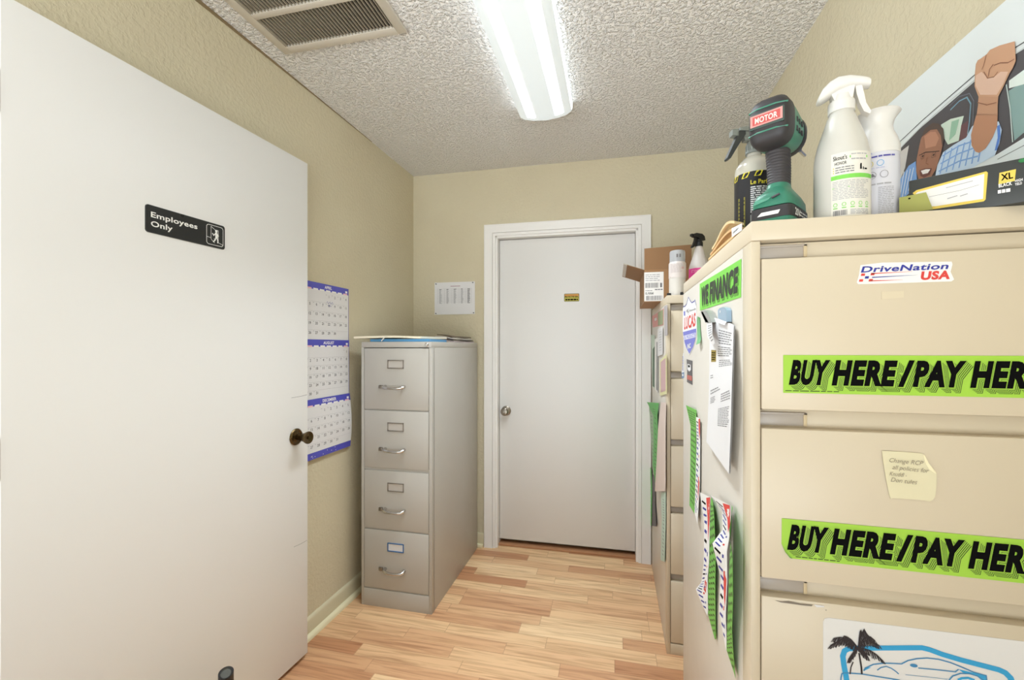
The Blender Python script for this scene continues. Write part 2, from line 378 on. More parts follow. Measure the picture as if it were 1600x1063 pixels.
# skirting on the left wall and the scrap beside the door
m = M()
for y0, y1 in ((.70, 2.70),):
    a = Vector((wl(y0), y0, 0)); b = Vector((wl(y1), y1, 0)); d = (b - a).normalized(); n = Vector((d.y, -d.x, 0))
    prof = [(0, 0), (.013, 0), (.013, .075), (.010, .082), (.005, .087), (0, .088)]
    m.rings([[p + n * q + Vector((0, 0, z)) for q, z in prof] for p in (a, b)], BASEB)
    prof = [(.012, 0), (.031, 0), (.0305, .008), (.027, .015), (.021, .0195), (.012, .021)]
    m.rings([[p + n * q + Vector((0, 0, z)) for q, z in prof] for p in (a, b)], SHOE)
struct(m, 'baseboard_left')
m = M(); cbox(m, -.50, u0 - .003, 0, .088, -.017, -.004, BASEB, .002); cbox(m, -.48, u0 - .006, 0, .021, -.005, .014, SHOE, .003); struct(m, 'baseboard_back')
# tapering strip coloured like the shadow in the gap between left wall and ceiling
WLP = Pl((wl(0), 0, 0), (.0143, 1, 0)).off(.0)
m = M(); m.prism([(.75, ZC - .0), (2.2, ZC - .0), (1.75, ZC - .0035), (.75, ZC - .018)], lambda u, v, h: WLP.at(u, v, h), .0, .004, mat('gap_shade_brown', (136, 118, 88), .9)); struct(m, 'trim_3')

# ---------------------------------------------------------------- ceiling fixtures
def lens_mat():
    m, nt, b = nodes_mat('prismatic_lens'); b.inputs['Base Color'].default_value = rgb((225, 232, 232)); b.inputs['Roughness'].default_value = .3
    tc = nt.nodes.new('ShaderNodeTexCoord'); sx = nt.nodes.new('ShaderNodeSeparateXYZ'); nt.links.new(tc.outputs['Object'], sx.inputs[0])
    d = math_n(nt, 'ABSOLUTE', math_n(nt, 'SUBTRACT', math_n(nt, 'ABSOLUTE', math_n(nt, 'SUBTRACT', sx.outputs[0], .004)), .066))
    mr = nt.nodes.new('ShaderNodeMapRange'); mr.interpolation_type = 'SMOOTHSTEP'; nt.links.new(d, mr.inputs['Value'])
    mr.inputs['From Min'].default_value = .002; mr.inputs['From Max'].default_value = .024; mr.inputs['To Min'].default_value = 1; mr.inputs['To Max'].default_value = 0; g = mr.outputs[0]
    # tubes stop short of the ends
    e = math_n(nt, 'MULTIPLY', math_n(nt, 'LESS_THAN', math_n(nt, 'ABSOLUTE', sx.outputs[1]), .585), g)
    b.inputs['Emission Color'].default_value = (.83, .93, 1.0, 1)
    nt.links.new(math_n(nt, 'ADD', math_n(nt, 'MULTIPLY', math_n(nt, 'GREATER_THAN', math_n(nt, 'ABSOLUTE', sx.outputs[0]), .1235), LAMP_SIDE), math_n(nt, 'ADD', math_n(nt, 'MULTIPLY', e, LAMP_BAND), LAMP_BASE)), b.inputs['Emission Strength'])
    return m
LENS = lens_mat()
def fixture(x, y0, y1, label, lensm, down=0):
    yc = (y0 + y1) / 2
    t = thing('ceiling_light', label, 'ceiling light', (x, yc, ZC - .08))
    m = M(); m.box((x - .105, y0 + .004, ZC - .03), (x + .105, y1 - .004, ZC), TRIM, .003); m.build('housing', t)
    prof = [(-.127, -.004), (-.127, -.03), (-.122, -.046), (-.10, -.060), (-.06, -.070), (0, -.075), (.06, -.070), (.10, -.060), (.122, -.046), (.127, -.03), (.127, -.004)]
    m = M(); m.rings([[(x + a, yy, ZC + b) for a, b in prof] for yy in (y0, y0 + .012, y1 - .012, y1)], lensm)
    m.build('diffuser', t)
    if down:                                              # the ribbed lens throws most of its light downwards
        ld = bpy.data.lights.new('ceiling_light_glow', 'AREA'); ld.shape = 'RECTANGLE'; ld.size = .22; ld.size_y = y1 - y0 - .05; ld.energy = down; ld.spread = math.radians(105); ld.color = (.84, .93, 1)
        lo = bpy.data.objects.new('ceiling_light_glow', ld); COL.objects.link(lo); lo.location = (x, yc, ZC - .079)
    return t
fixture(-.319, .83, 2.052, 'two tube ceiling light with wraparound ribbed diffuser above the floor', LENS, LAMP_DOWN)
l2 = mat('fill_lens', (235, 238, 238), .3); l2.node_tree.nodes['Principled BSDF'].inputs['Emission Color'].default_value = (.93, .97, 1, 1); l2.node_tree.nodes['Principled BSDF'].inputs['Emission Strength'].default_value = LAMP_FILL
fixture(-.319, -1.05, .17, 'added unseen fill light behind the viewer, shaped as a wraparound ceiling light', l2)  # unseen fixture, added only as fill from behind the viewer

VENTM = mat('vent_cream', (204, 196, 182), .45); VENTD = mat('vent_dark', (58, 52, 46), .8); VENTL = mat('vent_louver', (186, 176, 158), .5)
vx0, vx1, vy0, vy1 = -1.252, -.733, .62, 1.452
t = thing('air_return_vent', 'large cream louvred return air grille in ceiling by left wall', 'vent', ((vx0+vx1)/2, (vy0+vy1)/2, ZC - .014))
m = M()
fr = .034; bar = [vy0, (vy0+vy1)/2 - .02, vy1]
yb0, yb1 = 1.252, 1.276                                     # the cross bar between the two louvre fields
z0, z1 = ZC - .012, ZC
for a in ((vx0, vy0, vx0 + fr, vy1), (vx1 - fr, vy0, vx1, vy1), (vx0 + fr, vy0, vx1 - fr, vy0 + fr), (vx0 + fr, vy1 - fr, vx1 - fr, vy1), (vx0 + fr, yb0, vx1 - fr, yb1)):
    m.box((a[0], a[1], z0), (a[2], a[3], z1), VENTM, .0015)
m.build('grille_frame', t)
m = M(); m.box((vx0 + .01, vy0 + .01, ZC - .002), (vx1 - .01, vy1 - .01, ZC), VENTD); m.build('duct_opening', t, label='dark duct behind the louvres')
for ya, yb in ((yb1, vy1 - fr), (vy0 + fr, yb0)):
    m = M(); n = 34
    for i in range(n):
        x = vx0 + fr + (vx1 - vx0 - 2*fr) * (i + .5) / n
        q = [(x - .0008, z0 + .001), (x + .0008, z0 + .001), (x + .0002, z1 - .0015), (x - .0014, z1 - .0015)]
        m.rings([[(a, yy, b) for a, b in q] for yy in (ya, yb)], VENTL)
    m.build('louver_field', t, angle=20)

# ---------------------------------------------------------------- open door on the left
a0 = Vector((-1.2495, 1.577, 0)); dd = Vector((-math.sin(math.radians(2.75)), -math.cos(math.radians(2.75)), 0))   # towards the hinge
DO = Pl(a0, -dd)                                           # U runs to the free edge (u = 0), N faces the room
def pbox(m, pl, a, b, mt, bev=0):
    old = m.T; m.T = pmat(pl); m.box(a, b, mt, bev); m.T = old
m = M(); pbox(m, DO, (-.915, .018, -.035), (0, 2.064, 0), DOORW, .0015)
sc = Art(DO.at)
sc.px = DO.uv
for ln in ([(455, 622), (470, 619.5), (479.5, 617)], [(459, 855), (470, 850), (479.8, 844.5)]): sc.line(sc.P(ln), .0012, INKG)
base = len(m.v); m.v += sc.v
for f, k in zip(sc.f, sc.m): m.face([base + i for i in f], sc.mats[k])
door2 = struct(m, 'door_2')
ku, kv = DO.uv(462, 682.8)
knob_lathe(DO, ku, kv, [(.033, 0), (.034, .003), (.031, .007), (.027, .0085), (.022, .006), (.0125, .009), (.0115, .022), (.0135, .026), (.0150, .030), (.0180, .044), (.0240, .057), (.0252, .062), (.0240, .0655), (.0205, .064), (.006, .0625), (.0055, .066), (0, .0665)], BRASS, 'door_knob', door2)
m = M(); pbox(m, DO, (-.0005, kv - .028, -.029), (.0012, kv + .028, -.006), BRASS, .0004); m.build('latch_plate', door2)
for hz in (.25, 1.05, 1.85):
    m = M(); c = DO.at(-.921, hz, -.004); m.lathe([(.006, -.045), (.006, .045)], BRASS, c, 12); m.build('hinge', door2)

# Employees Only sign
q = [DO.uv(*p) for p in [(226.3, 318.8), (350.5, 353.6), (350.5, 390.3), (226.8, 362.5)]]
su0, su1 = q[0][0], q[1][0]; sv1 = (q[0][1] + q[1][1]) / 2; sv0 = (q[2][1] + q[3][1]) / 2
def rrect(a, b, c, d, r, n=5):
    o = []
    for cx, cy, s0 in ((c - r, b + r, -90), (c - r, d - r, 0), (a + r, d - r, 90), (a + r, b + r, 180)):
        for i in range(n + 1): o.append((cx + r*math.cos(math.radians(s0 + 90*i/n)), cy + r*math.sin(math.radians(s0 + 90*i/n))))
    return o
SIGNK = mat('sign_black', (34, 36, 38), .3); SIGNW = mat('sign_white', (238, 238, 234), .4); SIGNE = mat('sign_edge_highlight', (66, 68, 68), .35)
s = Art(lambda u, v, h=0: DO.at(u, v, h + .0025)); s.px = DO.uv
s.prism(rrect(su0, sv0, su1, sv1, .008), lambda a, b, h: DO.at(a, b, h), 0, .0022, SIGNE); s.prism(rrect(su0 + .0012, sv0 + .0012, su1 - .0012, sv1 - .0012, .007), lambda a, b, h: DO.at(a, b, h), .001, .003, SIGNK)  # paler rim prism: the edge highlight is put into its colour
W_, H_ = su1 - su0, sv1 - sv0
s.text('Employees', su0 + .055*W_, sv0 + .57*H_, .20*H_, SIGNW, w=.555*W_, bold=.022)
s.text('Only', su0 + .055*W_, sv0 + .24*H_, .20*H_, SIGNW, w=.245*W_, bold=.022)
pw = lambda x, y: (su0 + W_*(.735 + .235*x), sv0 + H_*(.10 + .80*y))
o = rrect(*pw(0, 0), *pw(1, 1), .008); s.line(o + o[:1], .0016, SIGNW)
s.line([pw(0, .36), pw(.26, .34)], .0013, SIGNW); s.line([pw(.26, .28), pw(.26, .93), pw(.50, .80)], .0013, SIGNW); s.line([pw(.26, .28), pw(.46, .12), pw(.46, .35)], .0013, SIGNW)
s.line([pw(.70, .80), pw(.70, .17), pw(1, .10)], .0013, SIGNW); s.line([pw(.5, .8), pw(.7, .8)], .0013, SIGNW)
s.ell(*pw(.58, .74), .0042, .0046, SIGNW)
s.A([pw(*p) for p in [(.50, .66), (.64, .67), (.68, .52), (.66, .36), (.52, .36), (.52, .5)]], SIGNW)
s.line([pw(.54, .62), pw(.42, .50), (pw(.34, .60))], .0030, SIGNW); s.line([pw(.62, .40), pw(.68, .24), pw(.66, .14)], .0036, SIGNW); s.line([pw(.55, .40), pw(.50, .26), pw(.38, .16)], .0036, SIGNW); s.line([pw(.63, .62), pw(.72, .50)], .0028, SIGNW)
tag(s.build('door_sign'), 'black Employees Only sign with door pictogram on the open white door', 'sign')

# ---------------------------------------------------------------- wall calendar
WP = Pl((wl(0), 0, 0), (.0143, 1, 0)).off(.002)
ur = WP.uv(543.4, 520)[0]; uc = WP.uv(512.8, 460)[0]; cw = 2 * (ur - uc) + .012; ul = ur - cw
zs = [WP.uv(543, 452)[1], WP.uv(543.5, 532)[1], WP.uv(543.8, 614.4)[1], WP.uv(545.6, 696)[1]]
CREAMP = mat('calendar_pinkish', (236, 188, 196), .5)
cal = thing('wall_calendar', 'long three month wall calendar with blue header bands on left wall', 'calendar', WP.at((ul+ur)/2, zs[3]))
days = [('APRIL', 3, 30), ('AUGUST', 6, 31), ('DECEMBER', 2, 31)]
for k, (nm, first, nd) in enumerate(days):
    top, bot = zs[k], zs[k+1]
    def fm(u, v, h=0, k=k, top=top, bot=bot):
        t = (u - ul) / cw; q = (top - v) / (top - bot)
        b = .004 + .003*k
        if k == 2: b += .010 * math.sin(math.pi * min(max(q, 0), 1)) * t + .004 * q
        return WP.at(u, v, b + h)
    a = Art(fm); hd = .033; ft = .030 if k == 2 else 0
    a.grid(ul, bot + ft, ur, top, 4, 12, PAPER)
    a.grid(ul, top - hd, ur, top, 2, 3, PURPLE, 1, False)
    if ft: a.grid(ul, bot, ur, bot + ft, 2, 2, PURPLE)
    a.R(ur - .003, bot, ur, top - hd, PURPLE); a.R(ul, bot, ul + .003, top - hd, PURPLE)
    a.text(nm, (ul+ur)/2, top - .021, .014, WHITE, 3, align='C', bold=.03)
    a.R(ur - .028, top - .024, ur - .012, top - .014, WHITE, 3)
    cwid = (cw - .012) / 7; gtop = top - hd - .012; ch = (gtop - bot - ft) / (6 if (first + nd) > 35 else 5)
    for c_ in range(7):
        uu = ul + .006 + cwid * c_
        a.R(uu + .006, top - hd - .001, uu + cwid - .006, top - hd + .006, CREAMP if c_ in (0, 6) else WHITE, 2)
    for d_ in range(nd):
        i = first + d_; r, c_ = i // 7, i % 7
        uu = ul + .006 + cwid * c_
        a.text(str(d_ + 1), uu + cwid*.62, gtop - ch*r - .018, .0125, INKG, 2, align='C', bold=.02)
        a.R(uu + cwid*.08, gtop - ch*r - .006, uu + cwid*.26, gtop - ch*r - .004, INKL, 2)
    for r in range(1, 6): a.R(ul + .006, gtop - ch*r - .0003, ur - .006, gtop - ch*r + .0003, INKL)
    if k == 0:
        pu, pv = WP.uv(509, 473); wv = [(pu + .006*i, pv + .006*math.sin(i*2.1)) for i in range(9)]; a.line(wv, .0014, BLUE, 3)
        a.line([(pu + .008 + .005*i, pv - .014 + .004*math.sin(i*2.6)) for i in range(6)], .0016, BLUE, 3)
    if k == 2:
        for _ in range(9): a.ell(random.uniform(ul + .02, ur - .02), bot + random.uniform(.006, .024), .0022, .0022, WHITE, 2, 8)
    a.build('month_page', cal)

# ---------------------------------------------------------------- list pinned on the back wall
BW = Pl((CAS.O.x, CAS.O.y, 0) , CAS.U).off(-.015)
p4 = [BW.uv(*p) for p in [(679.3, 442), (741.8, 440), (742.3, 490), (679, 493)]]
lu0, lu1, lv1, lv0 = (p4[0][0] + p4[3][0])/2, (p4[1][0] + p4[2][0])/2, (p4[0][1] + p4[1][1])/2, (p4[2][1] + p4[3][1])/2
a = Art(lambda u, v, h=0: BW.at(u, v, h + .001 + .006*math.sin(math.pi*(u - lu0)/(lu1 - lu0))*max(0, .3 - (v - lv0)/(lv1 - lv0)))); a.grid(lu0, lv0, lu1, lv1, 8, 6, PAPER)
lw, lh = lu1 - lu0, lv1 - lv0
a.R(lu0 + .40*lw, lv0 + .865*lh, lu0 + .64*lw, lv0 + .885*lh, mat('ink_mauve', (176, 140, 150), .6))
for r in range(14):
    v = lv0 + lh*(.80 - .033*r); a.R(lu0 + .07*lw, v - .0004, lu0 + .92*lw, v + .0004, INKL)
    for c_ in (.15, .33, .51, .69, .85):
        a.R(lu0 + lw*(c_ - .03), v - .0062, lu0 + lw*(c_ + random.uniform(.01, .035)), v - .0022, INKG if r == 0 or c_ > .8 else INKL, 2)
for c_ in (.07, .25, .43, .61, .77, .92): a.R(lu0 + lw*c_, lv0 + .33*lh, lu0 + lw*c_ + .0008, lv0 + .80*lh, INKL)
tag(a.build('printed_list'), 'white printed table sheet pinned on back wall beside door frame', 'paper')
for nm, (x, y) in (('upper left', (.045, .955)), ('upper right', (.955, .965)), ('lower left', (.04, .035)), ('lower right', (.975, .04))):
    mm = M(); mm.lathe([(.0035, .001), (.0038, .003), (.0026, .005), (.0024, .009), (.0034, .011), (0, .0115)], INKG, BW.at(lu0 + lw*x, lv0 + lh*y, .0015), 12, Matrix((BW.U, BW.V, BW.N)).transposed())
    tag(mm.build('push_pin'), 'small grey push pin in the %s corner of the printed table sheet' % nm, 'pin')

# yellow sticker on back door
q = [DL.uv(*p) for p in [(881.5, 459.3), (905, 458.3), (905, 471), (881.5, 472)]]
a = Art(lambda u, v, h=0: DL.at(u, v, h + .0006)); U0, U1, V1, V0 = q[0][0], q[1][0], q[0][1], q[2][1]
YEL2 = mat('sticker_yellow', (196, 186, 70), .5)
a.prism(rrect(U0, V0, U1, V1, .005), lambda u, v, h: DL.at(u, v, h), .0002, .001, mat('sticker_edge', (60, 60, 30), .5)); a.R(U0 + .003, V0 + .003, U1 - .003, V1 - .003, YEL2, 1)
a.R(U0 + .003, V1 - .018, U1 - .003, V1 - .004, mat('sticker_orange', (214, 150, 70), .5), 2)
a.text('PROTECTIVE SEAL', (U0+U1)/2, V0 + .024, .012, INK, 3, w=(U1-U0)*.9, align='C', bold=.03); a.greek(U0 + .008, V0 + .018, U1 - .008, V0 + .006, 1, INK, 3, .8, 5)
tag(a.build('door_sticker'), 'small yellow warning sticker on the closed white back door', 'sticker')

# ---------------------------------------------------------------- grey four drawer filing cabinet
gx0, gx1, gy0, gy1, gh = -1.2415, -.8605, 1.9615, 2.682, 1.3225
gc = thing('filing_cabinet', 'grey metal four drawer filing cabinet in the corner by the calendar', 'filing cabinet', ((gx0+gx1)/2, (gy0+gy1)/2, 0))
m = M(); m.box((gx0, gy0 + .024, 0), (gx1, gy1, gh - .0285), GREY, .002); m.box((gx0, gy0, gh - .028), (gx1, gy1, gh), GREY, .002)
m.box((gx0, gy0, 0), (gx0 + .0145, gy0 + .03, gh - .0285), GREY, .001); m.box((gx1 - .0145, gy0, 0), (gx1, gy0 + .03, gh - .0285), GREY, .001)
m.box((gx0 + .0145, gy0, 0), (gx1 - .0145, gy0 + .03, .086), GREY, .001)
m.box((gx0 + .014, gy0 + .018, .08), (gx1 - .014, gy0 + .026, gh - .03), DARK)
for za, zb in ((.9815, .985), (.683, .695), (.3855, .391), (.0865, .0925)): m.box((gx0 + .0146, gy0 + .005, za), (gx1 - .0146, gy0 + .02, zb), GREY)
m.build('body', gc)
FRAMES = mat('label_frame_steel', (142, 134, 124), .35, .6); FRAMEB = mat('label_frame_blue', (58, 106, 160), .4)
dz = [(.986, 1.2905), (.696, .9805), (.392, .682), (.0935, .3845)]
for i, (z0, z1) in enumerate(dz):
    xa, xb = gx0 + .0165, gx1 - .0165
    m = M(); m.box((xa, gy0 - .001, z0), (xb, gy0 + .016, z1), GREY, .003); dr = m.build('drawer', gc)
    cx = (xa + xb)/2; lz = z1 - .079
    m = M(); lw_, lh_ = .044, .0215; yf = gy0 - .001
    for b_ in ((-lw_, -lh_, lw_, -lh_ + .0045), (-lw_, lh_ - .0045, lw_, lh_), (-lw_, -lh_, -lw_ + .0045, lh_), (lw_ - .0045, -lh_, lw_, lh_)):
        m.box((cx + b_[0], yf - .0045, lz + b_[1]), (cx + b_[2], yf, lz + b_[3]), FRAMEB if i == 3 else FRAMES, .001)
    m.box((cx - lw_ + .004, yf - .001, lz - lh_ + .004), (cx + lw_ - .004, yf, lz + lh_ - .004), PAPER if i == 3 else mat('label_card', (190, 183, 175), .6))
    m.build('label_holder', dr, label='blue label holder' if i == 3 else None)
    hz = z1 - .192; hx = cx - .005
    m = M(); L_ = .051
    m.tube([(hx - L_, yf, hz + .003), (hx - L_, yf - .016, hz), (hx - L_*.8, yf - .024, hz - .003), (hx - L_*.4, yf - .027, hz - .005), (hx, yf - .028, hz - .0055), (hx + L_*.4, yf - .027, hz - .005), (hx + L_*.8, yf - .024, hz - .003), (hx + L_, yf - .016, hz), (hx + L_, yf, hz + .003)], [.0085, .0082, .008, .0068, .0062, .0068, .008, .0082, .0085], CHROME, 14)
    m.build('handle', dr, label='chrome bow handle')
    m = M(); m.box((hx - L_ - .034, yf - .008, hz - .008), (hx - L_ - .013, yf, hz + .009), STEEL, .002); m.build('thumb_latch', dr, label='grey thumb latch')
m = M(); m.lathe([(.0095, 0), (.0095, .006), (.0075, .008), (.0065, .006), (0, .006)], CHROME, (gx1 - .025, gy0, gh - .014), 20, Matrix(((1, 0, 0), (0, 0, -1), (0, 1, 0)))); m.build('lock', gc)

# papers on the grey cabinet
def sheet3(corners, mt, bump=0.0, th=.0012, nu=10, nv=10, seed=1, arch=None):
    """a thin bent sheet from four corners (near left, near right, far right, far left)"""
    rnd = random.Random(seed); c = [Vector(p) for p in corners]; ph = [rnd.uniform(0, 6) for _ in range(4)]; mm = M()
    def p(i, j, d):
        u, v = i/nu, j/nv; q = c[0]*(1-u)*(1-v) + c[1]*u*(1-v) + c[2]*u*v + c[3]*(1-u)*v
        z = bump * (math.sin(5*u + ph[0]) * math.sin(4*v + ph[1]) + .5*math.sin(9*u + ph[2] + 3*v))
        if arch: z += arch(u, v)
        return q + Vector((0, 0, z + d))
    for d in (0, th):
        ids = [[mm.pt(p(i, j, d)) for i in range(nu+1)] for j in range(nv+1)]
        for j in range(nv):
            for i in range(nu): mm.face([ids[j][i], ids[j][i+1], ids[j+1][i+1], ids[j+1][i]], mt)
        if d == 0: lo = ids
        else: hi = ids
    e = [lo[0][i] for i in range(nu)] + [lo[j][nu] for j in range(nv)] + [lo[nv][i] for i in range(nu, 0, -1)] + [lo[j][0] for j in range(nv, 0, -1)]
    f = [hi[0][i] for i in range(nu)] + [hi[j][nu] for j in range(nv)] + [hi[nv][i] for i in range(nu, 0, -1)] + [hi[j][0] for j in range(nv, 0, -1)]
    for k in range(len(e)): l = (k+1) % len(e); mm.face([e[k], e[l], f[l], f[k]], mt)
    return mm
T_ = gh
FBLUE = mat('folder_blue', (86, 150, 196), .5)
tag(sheet3([(-1.20, 1.975, T_ + .001), (-.885, 1.985, T_ + .001), (-.90, 2.25, T_ + .001), (-1.21, 2.24, T_ + .001)], FBLUE, 0, .013, seed=2).build('folder'), 'light blue folder under the white sheet on the grey filing cabinet', 'folder')
tag(sheet3([(-1.272, 1.942, T_ + .0165), (-.93, 1.985, T_ + .0165), (-.90, 2.255, T_ + .018), (-1.22, 2.20, T_ + .017)], OFFW, .0006, .010, seed=3, arch=lambda u, v: .004*math.sin(math.pi*u)).build('envelope'), 'white envelope topmost on the grey filing cabinet, its corner overhanging the front', 'envelope')
mm = M(); mm.tube([(-1.132, 1.964, T_ + .004), (-1.118, 1.968, T_ + .020)], .0028, WHITE, 8)
tag(mm.build('paper_strip'), 'narrow white strip across the front of the blue folder', 'paper strip')
MAGC = [((206, 190, 196), 'pale magazine at the bottom of the small pile at the back of the grey cabinet'), ((78, 68, 72), 'dark magazine second from the bottom of the small pile on the grey cabinet'), ((222, 214, 210), 'white edged magazine third from the bottom of the small pile on the grey cabinet'), ((96, 78, 60), 'brown magazine topmost of the small pile at the back of the grey cabinet')]
for k, (c_, nm) in enumerate(MAGC):
    z = T_ + .001 + .0095*k
    mm = sheet3([(-1.0 + .006*k, 2.275 + .012*k, z), (-.872 - .004*k, 2.285, z), (-.872 - .004*k, 2.655 - .01*k, z), (-1.0, 2.65, z)], mat('mag%d' % k, c_, .5), .0005, .0045, seed=10, arch=lambda u, v, k=k: (.010 + .001*k)*math.cos(u*1.57)*(1 - .3*v) + .0012*math.sin(7*v))
    tag(mm.build('magazine'), nm, 'magazine', 'magazines on the grey cabinet')

# ---------------------------------------------------------------- cream five drawer cabinets
FZ = [(1.19, 1.445), (.905, 1.158), (.621, .8745), (.338, .591), (.050, .307)]
def cream_cabinet(x0, y0, wd, dp, h, label):
    t = thing('filing_cabinet', label, 'filing cabinet', (x0 + wd/2, y0 + dp/2, 0), 'cream five drawer cabinets'); x1, y1 = x0 + wd, y0 + dp; k = h / 1.51
    m = M()
    m.box((x0, y0 + .05, 0), (x1, y1, h - .0352*k), CREAMS, .0004); m.box((x0 + .004, y0 + .06, h - .04*k), (x1 - .004, y1 - .002, h - .03*k), DARK)                     # carcass
    m.box((x0, y0, 0), (x0 + .0145, y0 + .05, h - .0345*k), CREAM, .0015); m.box((x1 - .0145, y0, 0), (x1, y0 + .05, h - .0345*k), CREAM, .0015)
    m.box((x0 + .0145, y0, 0), (x1 - .0145, y0 + .05, .045*k), CREAM, .0015)
    m.box((x0, y0 - .001, h - .0338*k), (x1, y1, h), CREAM, .0025)                     # top cap
    m.build('body', t)
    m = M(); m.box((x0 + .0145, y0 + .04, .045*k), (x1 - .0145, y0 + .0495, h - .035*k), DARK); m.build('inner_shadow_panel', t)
    for i, (a, b) in enumerate(FZ):
        a *= k; b *= k; c_ = (FZ[i-1][0]*k if i else 1.4755*k)
        m = M(); xa, xb = x0 + .0162, x1 - .0162
        m.box((xa, y0 - .0005, a), (xb, y0 + .022, b), CREAM, .0022)
        d = m.build('drawer', t)
        m = M(); m.box((xa, y0 + .0185, b - .004), (xb, y0 + .038, c_ - .002), CREAM, .001); m.build('finger_pull', d)
        m = M(); z0 = b + (c_ - b)*.10; z1 = b + (c_ - b)*.80
        m.box((xa + .001, y0 + .0165, z0), (xa + .072, y0 + .0185, z1), LABELP, .0006); m.box((xa + .001, y0 + .0145, z1 - .003), (xa + .074, y0 + .0185, z1 + .0005), LABELP, .0005); m.box((xa + .069, y0 + .0145, z0), (xa + .074, y0 + .0185, z1), RECESS, .0005)
        m.build('label_sleeve', d, label='clear label sleeve')
    return t
C1X, C1Y, C1H, CW = .2266, .8149, 1.51, .452
cream_cabinet(C1X, C1Y, CW, .748, C1H, 'near cream filing cabinet with lime BUY HERE stickers on its drawers')
C2X, C2Y, C2H = .2155, 1.9396, 1.515
cream_cabinet(C2X, C2Y, CW, .742, C2H, 'far cream filing cabinet half hidden behind the near one, cardboard box on top')

# ---------------------------------------------------------------- stickers on the near cabinet's drawers
FP = Pl((0, C1Y - .0008, 0), (1, 0, 0))
def fpq(*pts): return [FP.uv(*p) for p in pts]
SHADE = mat('sticker_dark_green', (44, 66, 14), .5)
def buy_here(corner_tl, corner_bl, slope, label, name='bumper_sticker', curl=False):
    (ua, va), (ub, vb) = FP.uv(*corner_tl), FP.uv(*corner_bl); ht = va - vb; ln = .372; rot = slope
    c, sn = math.cos(rot), math.sin(rot)
    def fm(x, y, h=0):
        return FP.at(ub + x*c - y*sn, vb + x*sn + y*c, h + .0003)
    a = Art(fm)
    if curl:
        ids = [a.pt(fm(x, y, h)) for x, y, h in [(.017, 0, .0006), (.0065, ht*.12, .0006), (0, ht*.35, .0006), (.003, ht*.20, .006), (.011, ht*.04, .006)]]; a.face([ids[0], ids[4], ids[1]], LIMED); a.face([ids[4], ids[3], ids[1]], LIMED); a.face([ids[3], ids[2], ids[1]], LIMED)
        a.prism([(.017, 0), (ln, 0), (ln, ht), (0, ht), (0, ht*.35), (.006, ht*.13)], fm, 0, .0005, LIME)
    else: a.prism([(0, 0), (ln, 0), (ln, ht), (0, ht)], fm, 0, .0005, LIME)
    X0, cap, y0 = .0085, ht*.60, ht*.265
    words = [('BUY', 0, .0545), ('HERE', .0625, .0860), ('/', .1545, .0165), ('PAY', .1745, .0640), ('HERE', .2490, .0860)]
    sh = .155
    for k in range(9):                                    # hatched drop shadow: thin offset copies peeping out
        o = .0014 + k*.00092
        for t_, x, w_ in words: a.text(t_, X0 + x + o, y0 - o*.95, cap, SHADE if k % 2 == 0 else LIME, 1.2 + (9 - k)*.15, w=w_, shear=sh, bold=.058)
    for t_, x, w_ in words:
        a.text(t_, X0 + x, y0, cap, LIME, 3.1, w=w_ + .0014, shear=sh, bold=.078)
        a.text(t_, X0 + x, y0, cap, INK, 3.6, w=w_, shear=sh, bold=.058)
    a.greek(.003 + (.018 if curl else 0), ht*.075, .085, ht*.045, 1, SHADE, 2, .7, 7)
    return tag(a.build(name), label, 'sticker', 'lime bumper stickers on the near cabinet')
buy_here((1223.4, 555), (1223.6, 614), 0, 'lime BUY HERE / PAY HERE sticker stuck straight on top drawer of near cabinet')
(ua, va), (ub, vb) = FP.uv(1220.8, 810), FP.uv(1600, 843.7)
buy_here((1220.8, 810), (1220.8, 871), math.atan2(vb - va, ub - ua), 'lime BUY HERE / PAY HERE sticker with curled corner on second drawer, below the note', curl=True)
# dealer logo sticker
o = fpq((1338.5, 441.5), (1342, 430), (1344.5, 414.5), (1378, 410.5), (1486.5, 409), (1488, 413), (1485, 425), (1490.5, 437), (1486, 440), (1341, 444.5))
a = Art(FP.at); a.px = FP.uv; a.sheet(o, WHITE)
bu, bv = FP.uv(1344.6, 426); eu, ev = FP.uv(1484.5, 420.2); rt = math.atan2(ev - bv, eu - bu)
a.text('DriveNation', bu, bv, FP.uv(1400, 413)[1] - FP.uv(1400, 422.6)[1], BLUE, 2, w=math.hypot(eu - bu, ev - bv)*.97, shear=.30, rot=rt, bold=.025)
a.text('USA', *FP.uv(1437.5, 437.2), FP.uv(1450, 424.5)[1] - FP.uv(1450, 437)[1], RED, 2, w=FP.uv(1484, 430)[0] - FP.uv(1438, 430)[0], shear=.15, rot=rt, bold=.05)
for x, y, c_ in ((1344.5, 429.6, RED), (1359.5, 428.6, RED), (1350.5, 433.8, BLUE), (1341.5, 438.6, RED), (1356.5, 438.2, RED)):
    a.A(a.P([(x, y + 2), (x + 1, y - 1.8), (x + 7, y - 2), (x + 6, y + 1.8)]), c_, 2)
for (x, y), (x2, y2), c_ in (((1362, 427.6), (1425, 424.6), RED), ((1362, 433.6), (1433, 430), BLUE), ((1360, 439), (1410, 437.6), RED)):
    a.A(a.P([(x, y + 1.0), (x, y - .6), (x2, y2 - .1), (x2, y2 + .1)]), c_, 2)
tag(a.build('logo_sticker'), 'white dealer logo sticker with checkered flag at top of near cabinet drawer', 'sticker')
# tape ghost left on the drawer
a = Art(FP.at); a.px = FP.uv; a.sheet(a.P([(1377, 456), (1412, 455), (1412, 465), (1377, 468)]), mat('yellowed_tape', (215, 201, 174), .4)); tag(a.build('tape_scrap'), 'scrap of yellowed clear tape below the white dealer logo sticker', 'tape')
